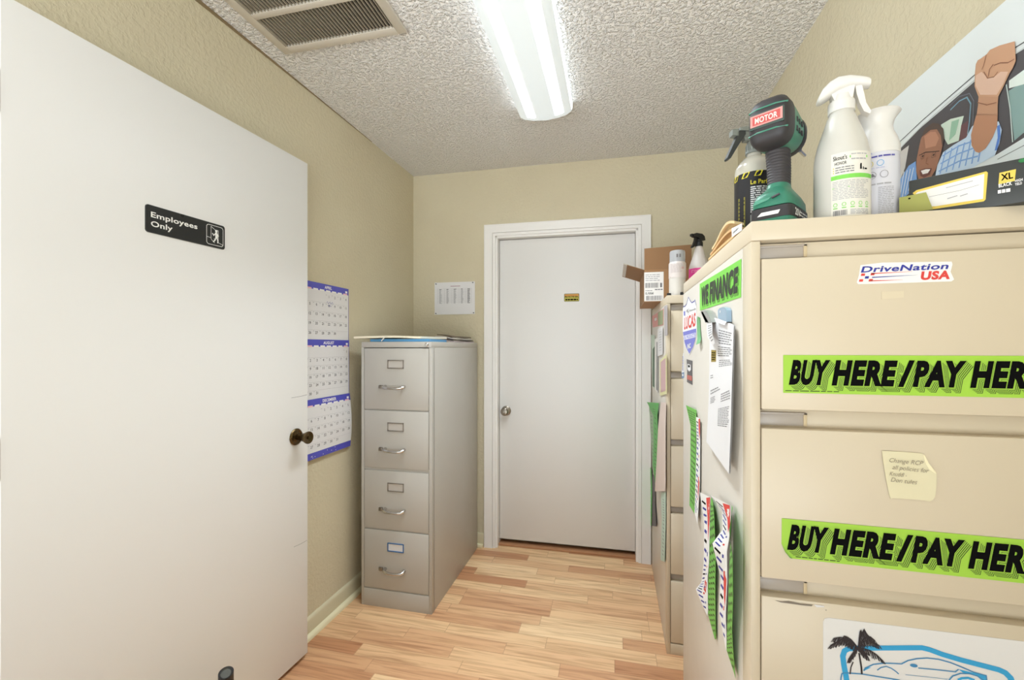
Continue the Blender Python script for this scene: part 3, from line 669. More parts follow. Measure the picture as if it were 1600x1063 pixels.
# handwritten note
def note_fm(u, v, h=0):
    c_ = NU[0] + (NU[1] - NU[0])*.5; d = abs(u - c_)/(NU[1] - NU[0]); return FP.at(u, v, .0008 + .0035*max(0, d - .36)*2 + h)
NU = (FP.uv(1377, 740)[0], FP.uv(1462, 740)[0]); NV = FP.uv(1400, 755)[1]
NOTE = mat('note_cream', (221, 212, 178), .65)
a = Art(note_fm); a.px = FP.uv
a.sheet(a.P([(1376.8, 704.2), (1410, 706), (1440.5, 708.5), (1443, 713), (1447, 722), (1452, 731), (1461, 740), (1462, 742), (1461.5, 760), (1459.8, 776), (1456, 781), (1451.5, 783.5), (1444, 782), (1420, 780), (1394.5, 778.5), (1391.5, 779.5), (1389, 775), (1383, 745), (1379, 722)]), NOTE)
a.A(a.P([(1441.5, 709.5), (1444, 712), (1450, 724), (1460, 737), (1461.5, 741), (1450, 733), (1444, 722)]), mat('note_fold', (240, 230, 192), .6), 3)
hand = mat('pencil_grey', (132, 122, 108), .7)
def scrawl(px0, py0, px1, py1, n, amp):
    pts = []
    for i in range(n*4 + 1):
        t_ = i/(n*4); pts.append((px0 + (px1 - px0)*t_ + .8*math.sin(i*1.9), py0 + (py1 - py0)*t_ + amp*math.sin(i*1.57 + .4*math.sin(i*.9)))); 
    a.line(a.P(pts), .0006, hand, 2)
for t_, x, y, w_ in (('Change RCP', 1387, 721.5, 52), ('all policies for', 1392, 732.5, 56), ('Knuddl -', 1388, 742.5, 26), ('Don tules', 1390, 752, 40)):
    u, v = FP.uv(x, y); a.text(t_, u, v, .0072, hand, 7, w=FP.uv(x + w_, y)[0] - u, shear=.25, rot=-.06, bold=-.008)
tag(a.build('sticky_note'), 'curled cream handwritten note taped to second drawer of near cabinet', 'note')
# palm and car sign
u0_, v1_ = FP.uv(1286, 964.5); ue, ve = FP.uv(1600, 1003); sl = (ve - FP.uv(1300, 966.5)[1]) / (ue - FP.uv(1300, 966.5)[0])
ul_, ur_ = u0_, u0_ + .335
vt = lambda u: v1_ + sl*(u - u0_)
a = Art(FP.at); a.px = FP.uv
r = .008; vb_ = .640
a.sheet([(ul_, vb_ + .004), (ul_ + .004, vb_), (ur_, vb_ - .0), (ur_, vt(ur_)), (ul_ + r, vt(ul_ + r)), (ul_ + .002, vt(ul_) - .0022), (ul_, vt(ul_) - r)], mat('sign_sheet', (226, 224, 222), .4))
B5 = lambda x, y: (1280 + x/5, 950 + y/5)
def L5(pts, wd, m_, ly=2): a.line([FP.uv(*B5(*p)) for p in pts], wd*.00023*.9, m_, ly)
NAVYL = mat('line_blue', (64, 134, 182), .5)
L5([(222, 620), (205, 520), (190, 440), (182, 375), (195, 335), (225, 318), (300, 314), (500, 312), (800, 310), (860, 325), (960, 362), (1100, 404), (1300, 456), (1400, 482), (1450, 505), (1490, 545), (1530, 640)], 38, SKYB)
L5([(165, 640), (168, 545), (175, 512), (195, 505), (330, 515), (620, 562), (700, 590)], 9, NAVYL)
L5([(345, 490), (360, 468), (420, 440), (500, 430), (570, 432), (640, 436), (690, 410), (760, 395), (840, 390), (930, 400), (1020, 425), (1120, 465), (1200, 500), (1300, 528), (1310, 600)], 9, NAVYL)
L5([(690, 410), (640, 436)], 6, NAVYL); L5([(770, 468), (900, 480), (1060, 498), (1085, 478)], 8, NAVYL)
L5([(450, 485), (480, 464), (520, 455), (560, 470), (600, 498), (618, 515)], 8, NAVYL)
L5([(1010, 562), (1040, 530), (1100, 510), (1170, 512), (1230, 530), (1280, 560)], 9, NAVYL); L5([(1080, 560), (1110, 548), (1160, 545), (1210, 562)], 16, SKYB)
L5([(670, 520), (1000, 555)], 3, NAVYL)
a.A([FP.uv(*B5(*p)) for p in [(345, 492), (352, 465), (405, 462)]], SKYB, 2)
a.ell(*FP.uv(*B5(735, 448)), .0052, .0028, NAVYL, 3)
a.A([FP.uv(*B5(*p)) for p in [(1085, 478), (1200, 505), (1295, 530), (1300, 575), (1260, 560), (1215, 520), (1120, 505)]], SKYB, 2)
PALM = mat('palm_ink', (40, 30, 34), .6)
L5([(308, 350), (318, 410), (326, 460), (330, 515)], 12, PALM, 3); L5([(262, 420), (245, 460), (238, 515)], 8, PALM, 3)
def frond(c, ends, n=34):
    for k in range(n):
        t_ = k/(n - 1); P_ = []
        for i in range(5):
            q_ = i/4; x = c[0] + (ends[0][0]-c[0])*q_; y = c[1] + (ends[0][1]-c[1])*q_ - ends[1]*math.sin(math.pi*min(q_*ends[2], 1))
            P_.append((x, y))
        i = t_*3.999; j = int(i); f_ = i - j; x = lerp(P_[j][0], P_[j+1][0], f_) if j < 4 else P_[4][0]; y = lerp(P_[j][1], P_[j+1][1], f_) if j < 4 else P_[4][1]
        L5([(x, y), (x + (ends[0][0]-c[0])*.10 + random.uniform(-6, 6), y + 20 + 46*math.sin(2.6*t_ + .3)*random.uniform(.6, 1))], 4, PALM, 3)
        if k == 0: L5(P_, 5, PALM, 3)
C_ = (300, 310)
for e in (((85, 290), 70, 1.1), ((110, 235), 40, 1.0), ((395, 230), 110, 1.15), ((330, 190), 70, 1.0), ((465, 290), 60, 1.1), ((430, 250), 60, 1.0), ((495, 410), 30, 1.0), ((225, 400), 10, 1), ((380, 385), 20, 1), ((190, 215), 20, 1)): frond(C_, e)
tag(a.build('palm_sign'), 'white sheet with blue car outline and palm tree on third drawer of near cabinet', 'sign')
# paint chips on the third drawer
a = Art(FP.at); a.px = FP.uv
a.A(a.P([(1210, 938), (1222, 940), (1232, 939), (1250, 943), (1270, 945), (1268, 947.5), (1252, 946), (1236, 943.5), (1220, 941.5)]), STEEL, .2)
a.A(a.P([(1271, 944.5), (1287, 947), (1288, 949), (1276, 949)]), PAPER, .2); a.ell(*FP.uv(1290.5, 953.5), .0008, .0012, STEEL, .3, 8)
tag(a.build('paint_chip'), 'bare metal scratch along the top edge of near cabinet third drawer', 'scratch')

# ---------------------------------------------------------------- near cabinet side: stickers, strips, papers
SP = Pl((C1X - .0004, 0, 0), (0, -1, 0))
def spq(*pts): return [SP.uv(*p) for p in pts]
q = spq((1093.6, 444), (1158.5, 404.5), (1158, 464.5), (1093.8, 485.5))
a = Art(SP.at); a.sheet([q[3], q[2], q[1], q[0]], LIME2)
wl_, wh_ = q[1][0] - q[0][0], q[0][1] - q[3][1]; sk = ((q[2][1] - q[3][1]))/wl_
for k in range(5):
    o = .0015 + .0012*k
    for t_, x, w_ in (('WE', .05, .22), ('FINANCE', .315, .62)): a.text(t_, q[3][0] + wl_*x + o, q[3][1] + .20*wh_ + sk*wl_*x - o, .62*wh_, SHADE if k % 2 == 0 else LIME2, 1.2 + (5-k)*.2, w=wl_*w_, shear=.12, rot=sk, bold=.05)
for t_, x, w_ in (('WE', .05, .22), ('FINANCE', .315, .62)): a.text(t_, q[3][0] + wl_*x, q[3][1] + .20*wh_ + sk*wl_*x, .62*wh_, mat('ink_charcoal', (40, 46, 40), .5), 3, w=wl_*w_, shear=.12, rot=sk, bold=.05)
tag(a.build('finance_sticker'), 'bright green WE FINANCE sticker at top of near cabinet side', 'sticker')
# oil company shield
LILAC = mat('shield_blue', (108, 112, 196), .45); LILACT = mat('shield_blue_light', (226, 226, 238), .5)
Z7 = lambda x, y: (1060 + x/7.086, 460 + y/7.086)
def zq(pts): return [SP.uv(*Z7(*p)) for p in pts]
a = Art(SP.at)
sh_ = [(52, 150), (70, 138), (92, 110), (112, 28), (132, 70), (150, 92), (176, 76), (186, 55), (198, 120), (202, 200), (204, 380), (202, 440), (190, 520), (168, 590), (124, 672), (92, 610), (68, 540), (56, 470), (50, 400)]
a.sheet(zq(sh_), WHITE)
a.line(zq([(58, 138), (76, 134), (94, 108), (114, 32), (134, 72), (152, 94), (178, 78), (186, 62), (198, 120)]), .0028, BLUE, 2)
a.A(zq([(54, 418), (200, 378), (199, 436), (188, 512), (166, 582), (124, 660), (94, 602), (72, 536), (60, 470)]), LILAC, 2)
a.A(zq([(60, 462), (196, 424), (196, 474), (64, 508)]), LILACT, 3)
def zt_(t_, x0, y0, x1, y1, hpx, m_, ly, bold=.02, shear=0):
    u0, v0 = SP.uv(*Z7(x0, y0)); u1, v1 = SP.uv(*Z7(x1, y1)); h = SP.uv(*Z7(x0, y0 - hpx))[1] - v0
    a.text(t_, u0, v0, h, m_, ly, w=math.hypot(u1-u0, v1-v0), rot=math.atan2(v1-v0, u1-u0), bold=bold, shear=shear)
zt_('LUCAS', 66, 388, 192, 346, 128, RED, 2, .03, .12); zt_('OIL PRODUCTS', 64, 500, 194, 468, 34, LILAC, 4, .02); zt_('INC', 104, 604, 142, 592, 50, WHITE, 4, .04)
zt_('My friends', 92, 205, 196, 172, 26, INKG, 2, .0); a.A(zq([(62, 190), (78, 184), (78, 234), (64, 240)]), LILAC, 2)
a.line(zq([(96, 176), (120, 160), (104, 214), (128, 190), (112, 232)]), .0020, INKG, 2)
tag(a.build('shield_sticker'), 'white and blue shield shaped oil products sticker on near cabinet side', 'sticker')
a = Art(SP.at); a.sheet(zq([(52, 655), (62, 650), (68, 930), (40, 936), (38, 860)]), PAPER)
for k in range(9): a.R(*zq([(48, 700 + k*18)])[0], *zq([(56, 690 + k*18)])[0], INKG if k % 2 else BLUE, 2)
a.A(zq([(40, 870), (66, 862), (67, 925), (41, 932)]), mat('blue_grey', (84, 120, 160), .5), 2); a.R(*zq([(46, 905)])[0], *zq([(58, 885)])[0], WHITE, 3)
tag(a.build('strip_sticker'), 'narrow blue and white vertical sticker at the far edge of near cabinet side', 'sticker')
a = Art(SP.at); a.sheet(zq([(92, 718), (156, 738), (154, 860), (156, 1004), (96, 972), (98, 860)]), mat('sticker_charcoal', (72, 70, 74), .4))
a.A(zq([(104, 770), (140, 782), (142, 836), (124, 858), (104, 830)]), PAPER, 2); a.A(zq([(110, 782), (134, 790), (128, 812), (112, 808)]), INK, 3)
a.A(zq([(98, 890), (154, 908), (154, 962), (98, 940)]), mat('sticker_rust', (176, 90, 80), .5), 2)
tag(a.build('badge_sticker'), 'small charcoal and red badge sticker below the blue shield', 'sticker')
# green peeling strip
pl = SP
L_ = zq([(240, 245), (224, 300), (222, 400), (232, 500), (240, 560)]); R_ = zq([(248, 262), (244, 320), (250, 400), (258, 490), (268, 540)])
f = ribbon(L_, R_, [(.006, .001), (.004, .001), (.003, .001), (.005, .001), (.010, .006)], pl); a = Art(f); a.grid(0, 0, 1, 1, 2, 12, mat('peel_green', (112, 168, 118), .5))
tag(a.build('peeling_strip'), 'thin peeling green strip beside the shield on near cabinet side', 'sticker')

# stack of papers under two magnetic clips
PL_ = [(1113, 494), (1113.8, 560), (1113.5, 620), (1112.3, 660), (1111.7, 691)]
PR_ = [(1153.5, 508), (1156.5, 560), (1160, 600), (1159.5, 660), (1153, 742)]
L_ = spq(*PL_); R_ = spq(*PR_)
def papers(dh, m_, curl):
    f = ribbon(L_, R_, [(.003 + dh, .004 + dh), (.004 + dh, .009*curl + dh), (.005 + dh, .014*curl + dh), (.006 + dh, .015*curl + dh), (.008 + dh, .012*curl + dh)], SP)
    a = Art(f); a.grid(0, 0, 1, 1, 8, 20, m_); return a
a = papers(.003, PAPER, 1.0)
for v0, v1, s0, s1, n in ((.06, .16, .45, .95, 6), (.17, .24, .42, .96, 5), (.26, .32, .48, .98, 4), (.46, .50, .10, .55, 2), (.53, .60, .6, .95, 4), (.52, .58, .10, .35, 4), (.64, .78, .50, .93, 12), (.36, .39, .08, .22, 2)):
    a.greek(s0, v0, s1, v1, n, INKG, 1, .4, 5)
a.R(.10, .20, .34, .275, mat('stamp_gold', (150, 128, 40), .5), 1); a.greek(.13, .21, .31, .265, 4, INK, 2, .5, 3)
tag(a.build('printed_sheet'), 'printed white sheet with gold stamp hanging in front on near cabinet side', 'paper', 'sheets under the magnetic clips')
a = papers(.0012, WHITE, .97); tag(a.build('printed_sheet'), 'white sheet hidden mostly behind the gold stamped sheet on near cabinet side', 'paper', 'sheets under the magnetic clips')
def clip(pts, m_, label, h0, h1):
    q = spq(*pts); a = Art(SP.at)
    a.prism(q, lambda u, v, h: SP.at(u, v, h), h0, h1, m_)
    return a, q
CLIPG = mat('clip_grey', (150, 150, 146), .35); CLIPB = mat('clip_blue', (148, 172, 192), .3)
a, q = clip([(1105.5, 487.5), (1108, 485), (1113, 485.5), (1117.5, 489.5), (1124, 503.5), (1122.5, 505), (1113, 504)], CLIPG, '', .0005, .016)
q2 = spq((1106.5, 488), (1109, 487), (1119, 504), (1113.5, 503.5)); a.A(q2, mat('clip_grey_dark', (120, 120, 116), .4), 62)
tag(a.build('magnetic_clip'), 'tilted grey magnetic clip holding papers on near cabinet side', 'clip')
a, q = clip([(1129.5, 485), (1132, 481.5), (1137, 480), (1141.5, 481.5), (1143.5, 485), (1143.8, 503), (1129.5, 497.5)], CLIPB, '', .0005, .010)
a.ell(*SP.uv(1133.5, 487), .004, .003, WHITE, 40, 12)
tag(a.build('magnetic_clip'), 'upright blue magnetic clip holding papers on near cabinet side', 'clip')
f = ribbon(spq((1113, 503), (1116, 515), (1121, 528), (1133, 540)), spq((1123, 502), (1129, 512), (1134, 522), (1139, 536)), [(.012, .014), (.016, .020), (.020, .026), (.024, .026)], SP)
a = Art(f); a.grid(0, 0, 1, 1, 3, 9, PAPER); a.greek(.3, .15, .9, .9, 7, INKG, 1, .4, 2); tag(a.build('folded_slip'), 'small folded white slip held by the tilted grey clip', 'paper')
f = ribbon(spq((1128.5, 496), (1128.5, 503)), spq((1143.5, 501), (1143.5, 508)), [(.007, .008), (.012, .013)], SP); a = Art(f); a.grid(0, 0, 1, 1, 2, 2, WHITE); tag(a.build('paper_tab'), 'white paper tab poking out under the upright blue clip', 'paper')

# hanging bumper sticker bundles
def bundle(Lp, Rp, hs, kind, label, group, plane=SP):
    L_ = [plane.uv(*p) for p in Lp]; R_ = [plane.uv(*p) for p in Rp]; f = ribbon(L_, R_, hs, plane); a = Art(f, step=.0003)
    if kind == 'green':
        a.grid(0, 0, 1, 1, 3, 24, LIMED)
        for s0, s1 in ((.10, .34), (.38, .62), (.66, .9)):
            for r in range(22):
                t_ = .06 + r*.041; a.A([(s0, t_ + .012), (s0 + .02, t_), (s1, t_ + .014), (s1 - .02, t_ + .026)], SHADE, 1)
    else:
        a.grid(0, 0, 1, 1, 3, 24, WHITE)
        a.A([(.62, .02), (.98, .0), (.98, .20), (.80, .30), (.66, .18)], RED, 1); a.A([(.62, .62), (.90, .66), (.86, .80), (.66, .76)], RED, 1)
        for r in range(20):
            t_ = .05 + r*.046; a.A([(.08, t_ + .012), (.16, t_), (.56, t_ + .016), (.48, t_ + .03)], BLUE if r % 5 else INK, 1)
        for r in range(7): t_ = .35 + r*.09; a.A([(.66, t_), (.78, t_), (.74, t_ + .02), (.62, t_ + .02)], RED if r % 2 else BLUE, 1)
    return tag(a.build('bumper_sticker'), label, 'sticker', group)
Z6 = lambda x, y: (1050 + x/4.622, 600 + y/4.622)
Z8 = lambda x, y: (1050 + x/3.507, 760 + y/3.507)
gp = 'bumper stickers hanging on the near cabinet side'
bundle([Z6(132, 155), Z6(140, 300), Z6(138, 600), Z6(135, 880)], [Z6(185, 190), Z6(180, 320), Z6(180, 650), Z6(172, 940)], [(.012, .003), (.002, .002), (.002, .002), (.003, .003)], 'green', 'green strip hanging highest on near cabinet side, below the charcoal badge', gp)
bundle([Z6(186, 240), Z6(188, 420), Z6(180, 700), Z6(172, 935)], [Z6(216, 250), Z6(214, 420), Z6(212, 720), Z6(208, 1015)], [(.004, .004), (.003, .003), (.003, .003), (.003, .008)], 'white', 'white and blue strip beside the highest green strip on near cabinet side', gp)
bundle([Z8(176, 35), Z8(186, 200), Z8(184, 420), Z8(176, 530), Z8(166, 570), Z8(204, 715)], [Z8(222, 62), Z8(218, 180), Z8(214, 420), Z8(206, 500), Z8(206, 590), Z8(208, 690)], [(.010, .004), (.004, .004), (.004, .004), (.006, .004), (.016, .004), (.004, .004)], 'white', 'white red and blue strip of the middle pair on near cabinet side', gp)
bundle([Z8(222, 60), Z8(216, 200), Z8(212, 420), Z8(206, 560), Z8(204, 700), Z8(244, 842)], [Z8(240, 80), Z8(266, 180), Z8(262, 400), Z8(254, 560), Z8(250, 700), Z8(250, 838)], [(.003, .006), (.003, .012), (.003, .008), (.003, .006), (.003, .004), (.003, .003)], 'green', 'green strip of the middle pair on near cabinet side', gp)
bundle([Z8(250, 52), Z8(292, 130), Z8(296, 240), Z8(284, 320), Z8(284, 500), Z8(276, 690), Z8(308, 900)], [Z8(340, 108), Z8(342, 200), Z8(334, 280), Z8(326, 360), Z8(322, 520), Z8(314, 700), Z8(312, 880)], [(.014, .006), (.006, .006), (.006, .006), (.022, .008), (.006, .006), (.006, .006), (.004, .004)], 'white', 'white red and blue strip of the pair nearest the drawers on near cabinet side', gp)
bundle([Z8(342, 105), Z8(336, 260), Z8(328, 420), Z8(322, 620), Z8(314, 820), Z8(312, 900), Z8(358, 1040)], [Z8(352, 120), Z8(402, 250), Z8(408, 400), Z8(396, 620), Z8(376, 800), Z8(368, 900), Z8(362, 1060)], [(.004, .006), (.004, .026), (.004, .022), (.004, .018), (.004, .014), (.004, .010), (.004, .004)], 'green', 'widest green strip hanging nearest the drawers on near cabinet side', gp)

# ---------------------------------------------------------------- far cabinet side: flyers, notes, strips
S2 = Pl((C2X - .0004, 0, 0), (0, -1, 0))
Z3 = lambda x, y: (1000 + x/4.43, 460 + y/4.43)
Z4 = lambda x, y: (740 + x/3.036, 530 + y/3.036)
def s2(fn, pts): return [S2.uv(*fn(*p)) for p in pts]
def flat2(name, fn, pts, m_, label, cat, extra=None, group=None, h=0.0):
    a = Art(lambda u, v, hh=0: S2.at(u, v, hh + h)); a.sheet(s2(fn, pts), m_)
    for pp, mm_ in (extra or []): a.A(s2(fn, pp), mm_, 2)
    return tag(a.build(name), label, cat, group)
ROSE = mat('flyer_rose', (222, 150, 146), .5); OLIVE = mat('flyer_olive', (150, 160, 118), .5); LGREY = mat('sheet_grey', (180, 174, 176), .6)
flat2('flyer', Z3, [(84, 152), (165, 98), (162, 214), (88, 230)], ROSE, 'rose and green flyer at top of far cabinet side', 'flyer', [([(124, 128), (162, 104), (160, 208), (126, 218)], OLIVE), ([(100, 170), (116, 160), (118, 178), (104, 186)], WHITE)])
flat2('notice_sheet', Z3, [(168, 84), (190, 72), (190, 286), (170, 286)], LGREY, 'narrow grey sheet beside the rose flyer on far cabinet side', 'paper')
flat2('notice_sheet', Z3, [(128, 240), (164, 226), (164, 416), (130, 430)], PAPER, 'white sheet with faint lines below the rose flyer on far cabinet side', 'paper', [([(140, 262 + 18*k), (156, 256 + 18*k), (156, 259 + 18*k), (140, 265 + 18*k)], INKL) for k in range(8)], h=.004)
flat2('notice_sheet', Z3, [(106, 312), (128, 300), (128, 684), (108, 660)], WHITE, 'white sheet with dark border in the middle of far cabinet side', 'paper', [([(120, 330), (126, 330), (126, 670), (118, 660)], INKG)], h=.003)
flat2('dark_strip', Z3, [(80, 280), (106, 284), (106, 652), (90, 640)], mat('strip_pale_green', (196, 214, 196), .5), 'pale strip with dark green band at far edge of far cabinet side', 'sticker', [([(93, 380), (106, 360), (104, 645), (93, 635)], mat('strip_dark_green', (40, 82, 48), .5))], h=.003)
flat2('pink_note', Z3, [(142, 462), (190, 412), (192, 690), (144, 704)], mat('note_yellow_edge', (222, 218, 166), .6), 'pink note with yellow border on far cabinet side', 'note', [([(150, 470), (184, 440), (184, 668), (150, 680)], mat('note_pink', (206, 170, 172), .6))], h=.003)
gp = 'strips hanging on the far cabinet side'
def strip2(Lp, Rp, hs, m_, label, cat='sticker', dark=None):
    f = ribbon([S2.uv(*p) for p in Lp], [S2.uv(*p) for p in Rp], hs, S2); a = Art(f); a.grid(0, 0, 1, 1, 4, 20, m_)
    if dark:
        for r in range(18): t_ = .12 + r*.046; a.A([(.3, t_), (.5, t_ + .01), (.75, t_ + .03), (.45, t_ + .02)], dark, 1)
    return tag(a.build('hanging_strip'), label, cat, gp)
GRN = mat('strip_green', (70, 176, 64), .45); GRNG = mat('strip_grey_green', (150, 178, 140), .5)
strip2([Z4(820, 308), Z4(842, 360), Z4(846, 480), Z4(852, 610)], [Z4(850, 308), Z4(858, 350), Z4(860, 480), Z4(862, 610)], [(.035, .008), (.010, .006), (.004, .004), (.004, .004)], GRNG, 'grey green strip curling out at far edge of far cabinet', dark=INKG)
strip2([Z4(848, 300), Z4(864, 362), Z4(862, 500), Z4(856, 600), Z4(866, 684)], [Z4(892, 304), Z4(882, 362), Z4(884, 500), Z4(880, 600), Z4(872, 684)], [(.03, .012), (.012, .010), (.008, .008), (.006, .006), (.004, .004)], GRN, 'bright green strip with flared top on far cabinet side', dark=SHADE)
strip2([Z4(836, 612), Z4(838, 700), Z4(837, 880)], [Z4(850, 612), Z4(852, 700), Z4(848, 888)], [(.008, .008), (.005, .005), (.005, .005)], GRN, 'short bright green strip hanging lowest on far cabinet side', dark=SHADE)
strip2([Z4(852, 640), Z4(853, 760), Z4(850, 886)], [Z4(864, 650), Z4(866, 780), Z4(874, 890)], [(.004, .004), (.004, .004), (.004, .006)], mat('strip_charcoal', (84, 74, 80), .5), 'charcoal strip beside the lowest green strip on far cabinet side')
strip2([Z4(890, 300), Z4(888, 420), Z4(886, 560), Z4(880, 690), Z4(878, 724)], [Z4(918, 302), Z4(919, 420), Z4(919, 560), Z4(919, 690), Z4(918, 722)], [(.003, .003), (.012, .006), (.016, .006), (.018, .006), (.018, .006)], mat('sheet_pinkish', (222, 204, 194), .6), 'pinkish white curled sheet on far cabinet side', 'paper')
strip2([Z4(892, 728), Z4(896, 860), Z4(892, 1050)], [Z4(916, 726), Z4(916, 860), Z4(912, 1058)], [(.003, .003), (.003, .003), (.004, .004)], mat('strip_mint', (190, 212, 196), .5), 'long pale mint strip below the pinkish curled sheet', 'sticker', dark=INKG)

# ---------------------------------------------------------------- things on the near cabinet
def local(origin, fwd):
    """frame: x = right of fwd, y = fwd, z = up"""
    f = Vector((fwd[0], fwd[1], 0)).normalized(); r = Vector((f.y, -f.x, 0)); o = Vector(origin)
    return Matrix(((r.x, f.x, 0, o.x), (r.y, f.y, 0, o.y), (r.z, f.z, 1, o.z), (0, 0, 0, 1)))
def srect(cx, cz, hw, hh, p=4.0, n=28, y=0, sh=0):
    out = []
    for i in range(n):
        a = 2*math.pi*i/n; c, s_ = math.cos(a), math.sin(a)
        out.append((cx + hw*math.copysign(abs(c)**(2/p), c), y + sh*(hh*math.copysign(abs(s_)**(2/p), s_)), cz + hh*math.copysign(abs(s_)**(2/p), s_)))
    return out
ZT = C1H
# cordless drill, chuck pointing away to the right
DA = math.radians(35); dorg = (.268, .856, ZT)
T = local(dorg, (math.sin(DA), math.cos(DA)))             # origin: middle of the rear bottom edge of the battery
drill = thing('cordless_drill', 'dark green and black cordless drill standing on its battery on near cabinet', 'drill', dorg)
drill.location = Vector(dorg)
def hsec(cx, y, cz, hw, hd, p=3.2, n=28):                 # horizontal section of an upright piece
    out = []
    for i in range(n):
        a = 2*math.pi*i/n; c, s_ = math.cos(a), math.sin(a)
        out.append((cx + hw*math.copysign(abs(c)**(2/p), c), y + hd*math.copysign(abs(s_)**(2/p), s_), cz))
    return out
HW = .033
m = M(T); m.rings([hsec(0, .053, 0, HW, .053, 7), hsec(0, .053, .012, HW + .001, .054, 7), hsec(0, .053, .014, HW + .0005, .0535, 7)], TEAL); 
m.rings([hsec(0, .053, .014, HW + .0012, .0542, 7), hsec(0, .053, .034, HW + .0012, .0542, 7)], CHAR); bat = m.build('battery', drill, label='charcoal battery with white stripe')
m = M(T); m.poly([(-.020, -.0016, .0195), (.014, -.0016, .0195), (.017, -.0016, .0260), (-.013, -.0016, .0260)], WHITE); m.build('battery_stripe', bat)
pr = Pl(T @ Vector((HW + .0014, .05, .024)), (T.to_3x3() @ Vector((0, 1, 0)))); a = Art(pr.at); a.text('20V', -.034, -.007, .013, WHITE, 1, bold=.02); a.greek(-.008, .005, .036, -.006, 2, WHITE, 1, .5, 3); a.build('voltage_print', bat)
m = M(T); m.rings([hsec(0, .053, .036, HW, .053, 6), hsec(0, .053, .050, HW, .052, 5), hsec(0, .052, .060, HW - .004, .048, 4), hsec(0, .050, .068, .024, .034, 3), hsec(0, .049, .076, .019, .025, 2.6), hsec(0, .049, .084, .017, .024, 2.5)], TEAL); m.build('foot_housing', drill)
m = M(T); m.prism([(-.028, .041), (-.002, .047), (.002, .051), (-.022, .049)], lambda a_, b_, h: (a_, -.0005 - h, b_), -.002, .001, mat('drill_green_light', (86, 150, 128), .4)); m.tube([(.004, -.0012, .0495), (.016, -.0012, .0535)], .0022, CHAR, 8); m.build('belt_clip_slot', drill, label='dark slot in the green foot')
m = M(T)
rg = []; ms = []
for i in range(29):
    q = i/28; z = .082 + .070*q; y = .049 - .008*q + .003*math.sin(q*3.1); e = .0009 if (i % 2) else 0
    rg.append(hsec(0, y, z, .0165 + .0015*q + e, .0235 + .002*q + e, 2.6)); 
m.rings(rg, RUBBER); m.build('grip', drill, angle=20, label='ribbed black rubber grip')
m = M(T); m.rings([hsec(.0, .060, .082, .0155, .017, 2.6), hsec(0, .058, .11, .0150, .018, 2.6), hsec(0, .057, .146, .0155, .020, 2.6)], TEAL); m.build('grip_front', drill, label='green front of the grip')
m = M(T); m.rings([hsec(0, .080, .118, .006, .008), hsec(0, .082, .128, .007, .009), hsec(0, .078, .142, .007, .010)], CHAR); m.build('trigger', drill)
# motor head along y
hz = .1845; YO = .018; T = T @ Matrix.Translation((0, YO, hz)) @ Matrix.Scale(1.0, 4) @ Matrix.Translation((0, 0, -hz))
def ysec(y, hw, hh, cz, p=3.0, n=32):
    out = []
    for i in range(n):
        a = 2*math.pi*i/n; c, s_ = math.cos(a), math.sin(a)
        out.append((hw*math.copysign(abs(c)**(2/p), c), y, cz + hh*math.copysign(abs(s_)**(2/p), s_)))
    return out
m = M(T); m.rings([ysec(-.034, .020, .026, hz, 3), ysec(-.029, .029, .036, hz, 3.4), ysec(-.020, .0335, .0425, hz, 3.4), ysec(.0, .0345, .0435, hz, 3.2)], CHAR); m.build('motor_cap', drill, label='black rear motor cap')
m = M(T); m.rings([ysec(.0, .0338, .0428, hz, 3.2), ysec(.02, .0335, .042, hz, 3), ysec(.055, .032, .039, hz + .001, 2.6), ysec(.068, .031, .036, hz + .002, 2.2)], TEAL); m.build('motor_housing', drill)
m = M(T)
for k in range(3):
    for zz in (-.012, .004):
        m.box((.0325, .012 + .014*k, hz + zz - .004), (.0345, .019 + .014*k, hz + zz + .005), CHAR, .001)
m.build('cooling_slots', drill)
m = M(T); m.rings([ysec(.066, .033, .038, hz + .002, 2), ysec(.074, .034, .039, hz + .002, 2), ysec(.088, .030, .034, hz + .002, 2), ysec(.092, .022, .024, hz + .002, 2)], CHAR); m.build('torque_collar', drill)
m = M(T); m.rings([ysec(.092, .018, .020, hz + .002, 2), ysec(.108, .017, .018, hz + .002, 2), ysec(.118, .011, .012, hz + .002, 2)], CHAR); m.build('chuck', drill)
m = M(T); m.tube([(0, .116, hz + .002), (0, .150, hz + .002)], .0058, mat('bit_blue_steel', (88, 108, 150), .3, .8), 6); m.tube([(0, .150, hz + .002), (0, .190, hz + .002)], .0035, CHROME, 6); m.build('screw_bit', drill, label='blue and silver screwdriver bit')
m = M(T); m.box((-.008, .045, hz + .037), (.008, .066, hz + .052), TEAL, .003); m.build('speed_switch', drill)
m = M(T); m.box((-.0275, -.0352, hz - .012), (.0275, -.030, hz + .015), mat('plate_frame', (60, 78, 72), .35), .0015); pl_ = m.build('logo_plate', drill)
pr = Pl(T @ Vector((0, -.0353, hz + .0015)), T.to_3x3() @ Vector((1, 0, 0)))
a = Art(pr.at); a.R(-.0255, -.0095, .0255, .0105, mat('logo_pink', (226, 150, 144), .5), 0); a.R(-.022, -.007, .022, .008, mat('logo_red', (196, 84, 80), .5), 1); a.text('MOTOR', 0, -.0045, .010, mat('logo_text', (244, 214, 206), .5), 2, w=.036, align='C', bold=.03); a.build('logo_print', pl_)
m = M(T)
m.tube([(-.031, -.026, hz + .0225), (-.015, -.0335, hz + .0225), (.015, -.0335, hz + .0225), (.031, -.026, hz + .0225)], .0016, TEAL, 8)
m.build('trim_ridge', drill)
m = M(T); m.tube([(-.031, -.026, hz - .0195), (-.015, -.0335, hz - .0195), (.015, -.0335, hz - .0195), (.031, -.026, hz - .0195)], .0016, TEAL, 8); m.build('trim_ridge', drill)

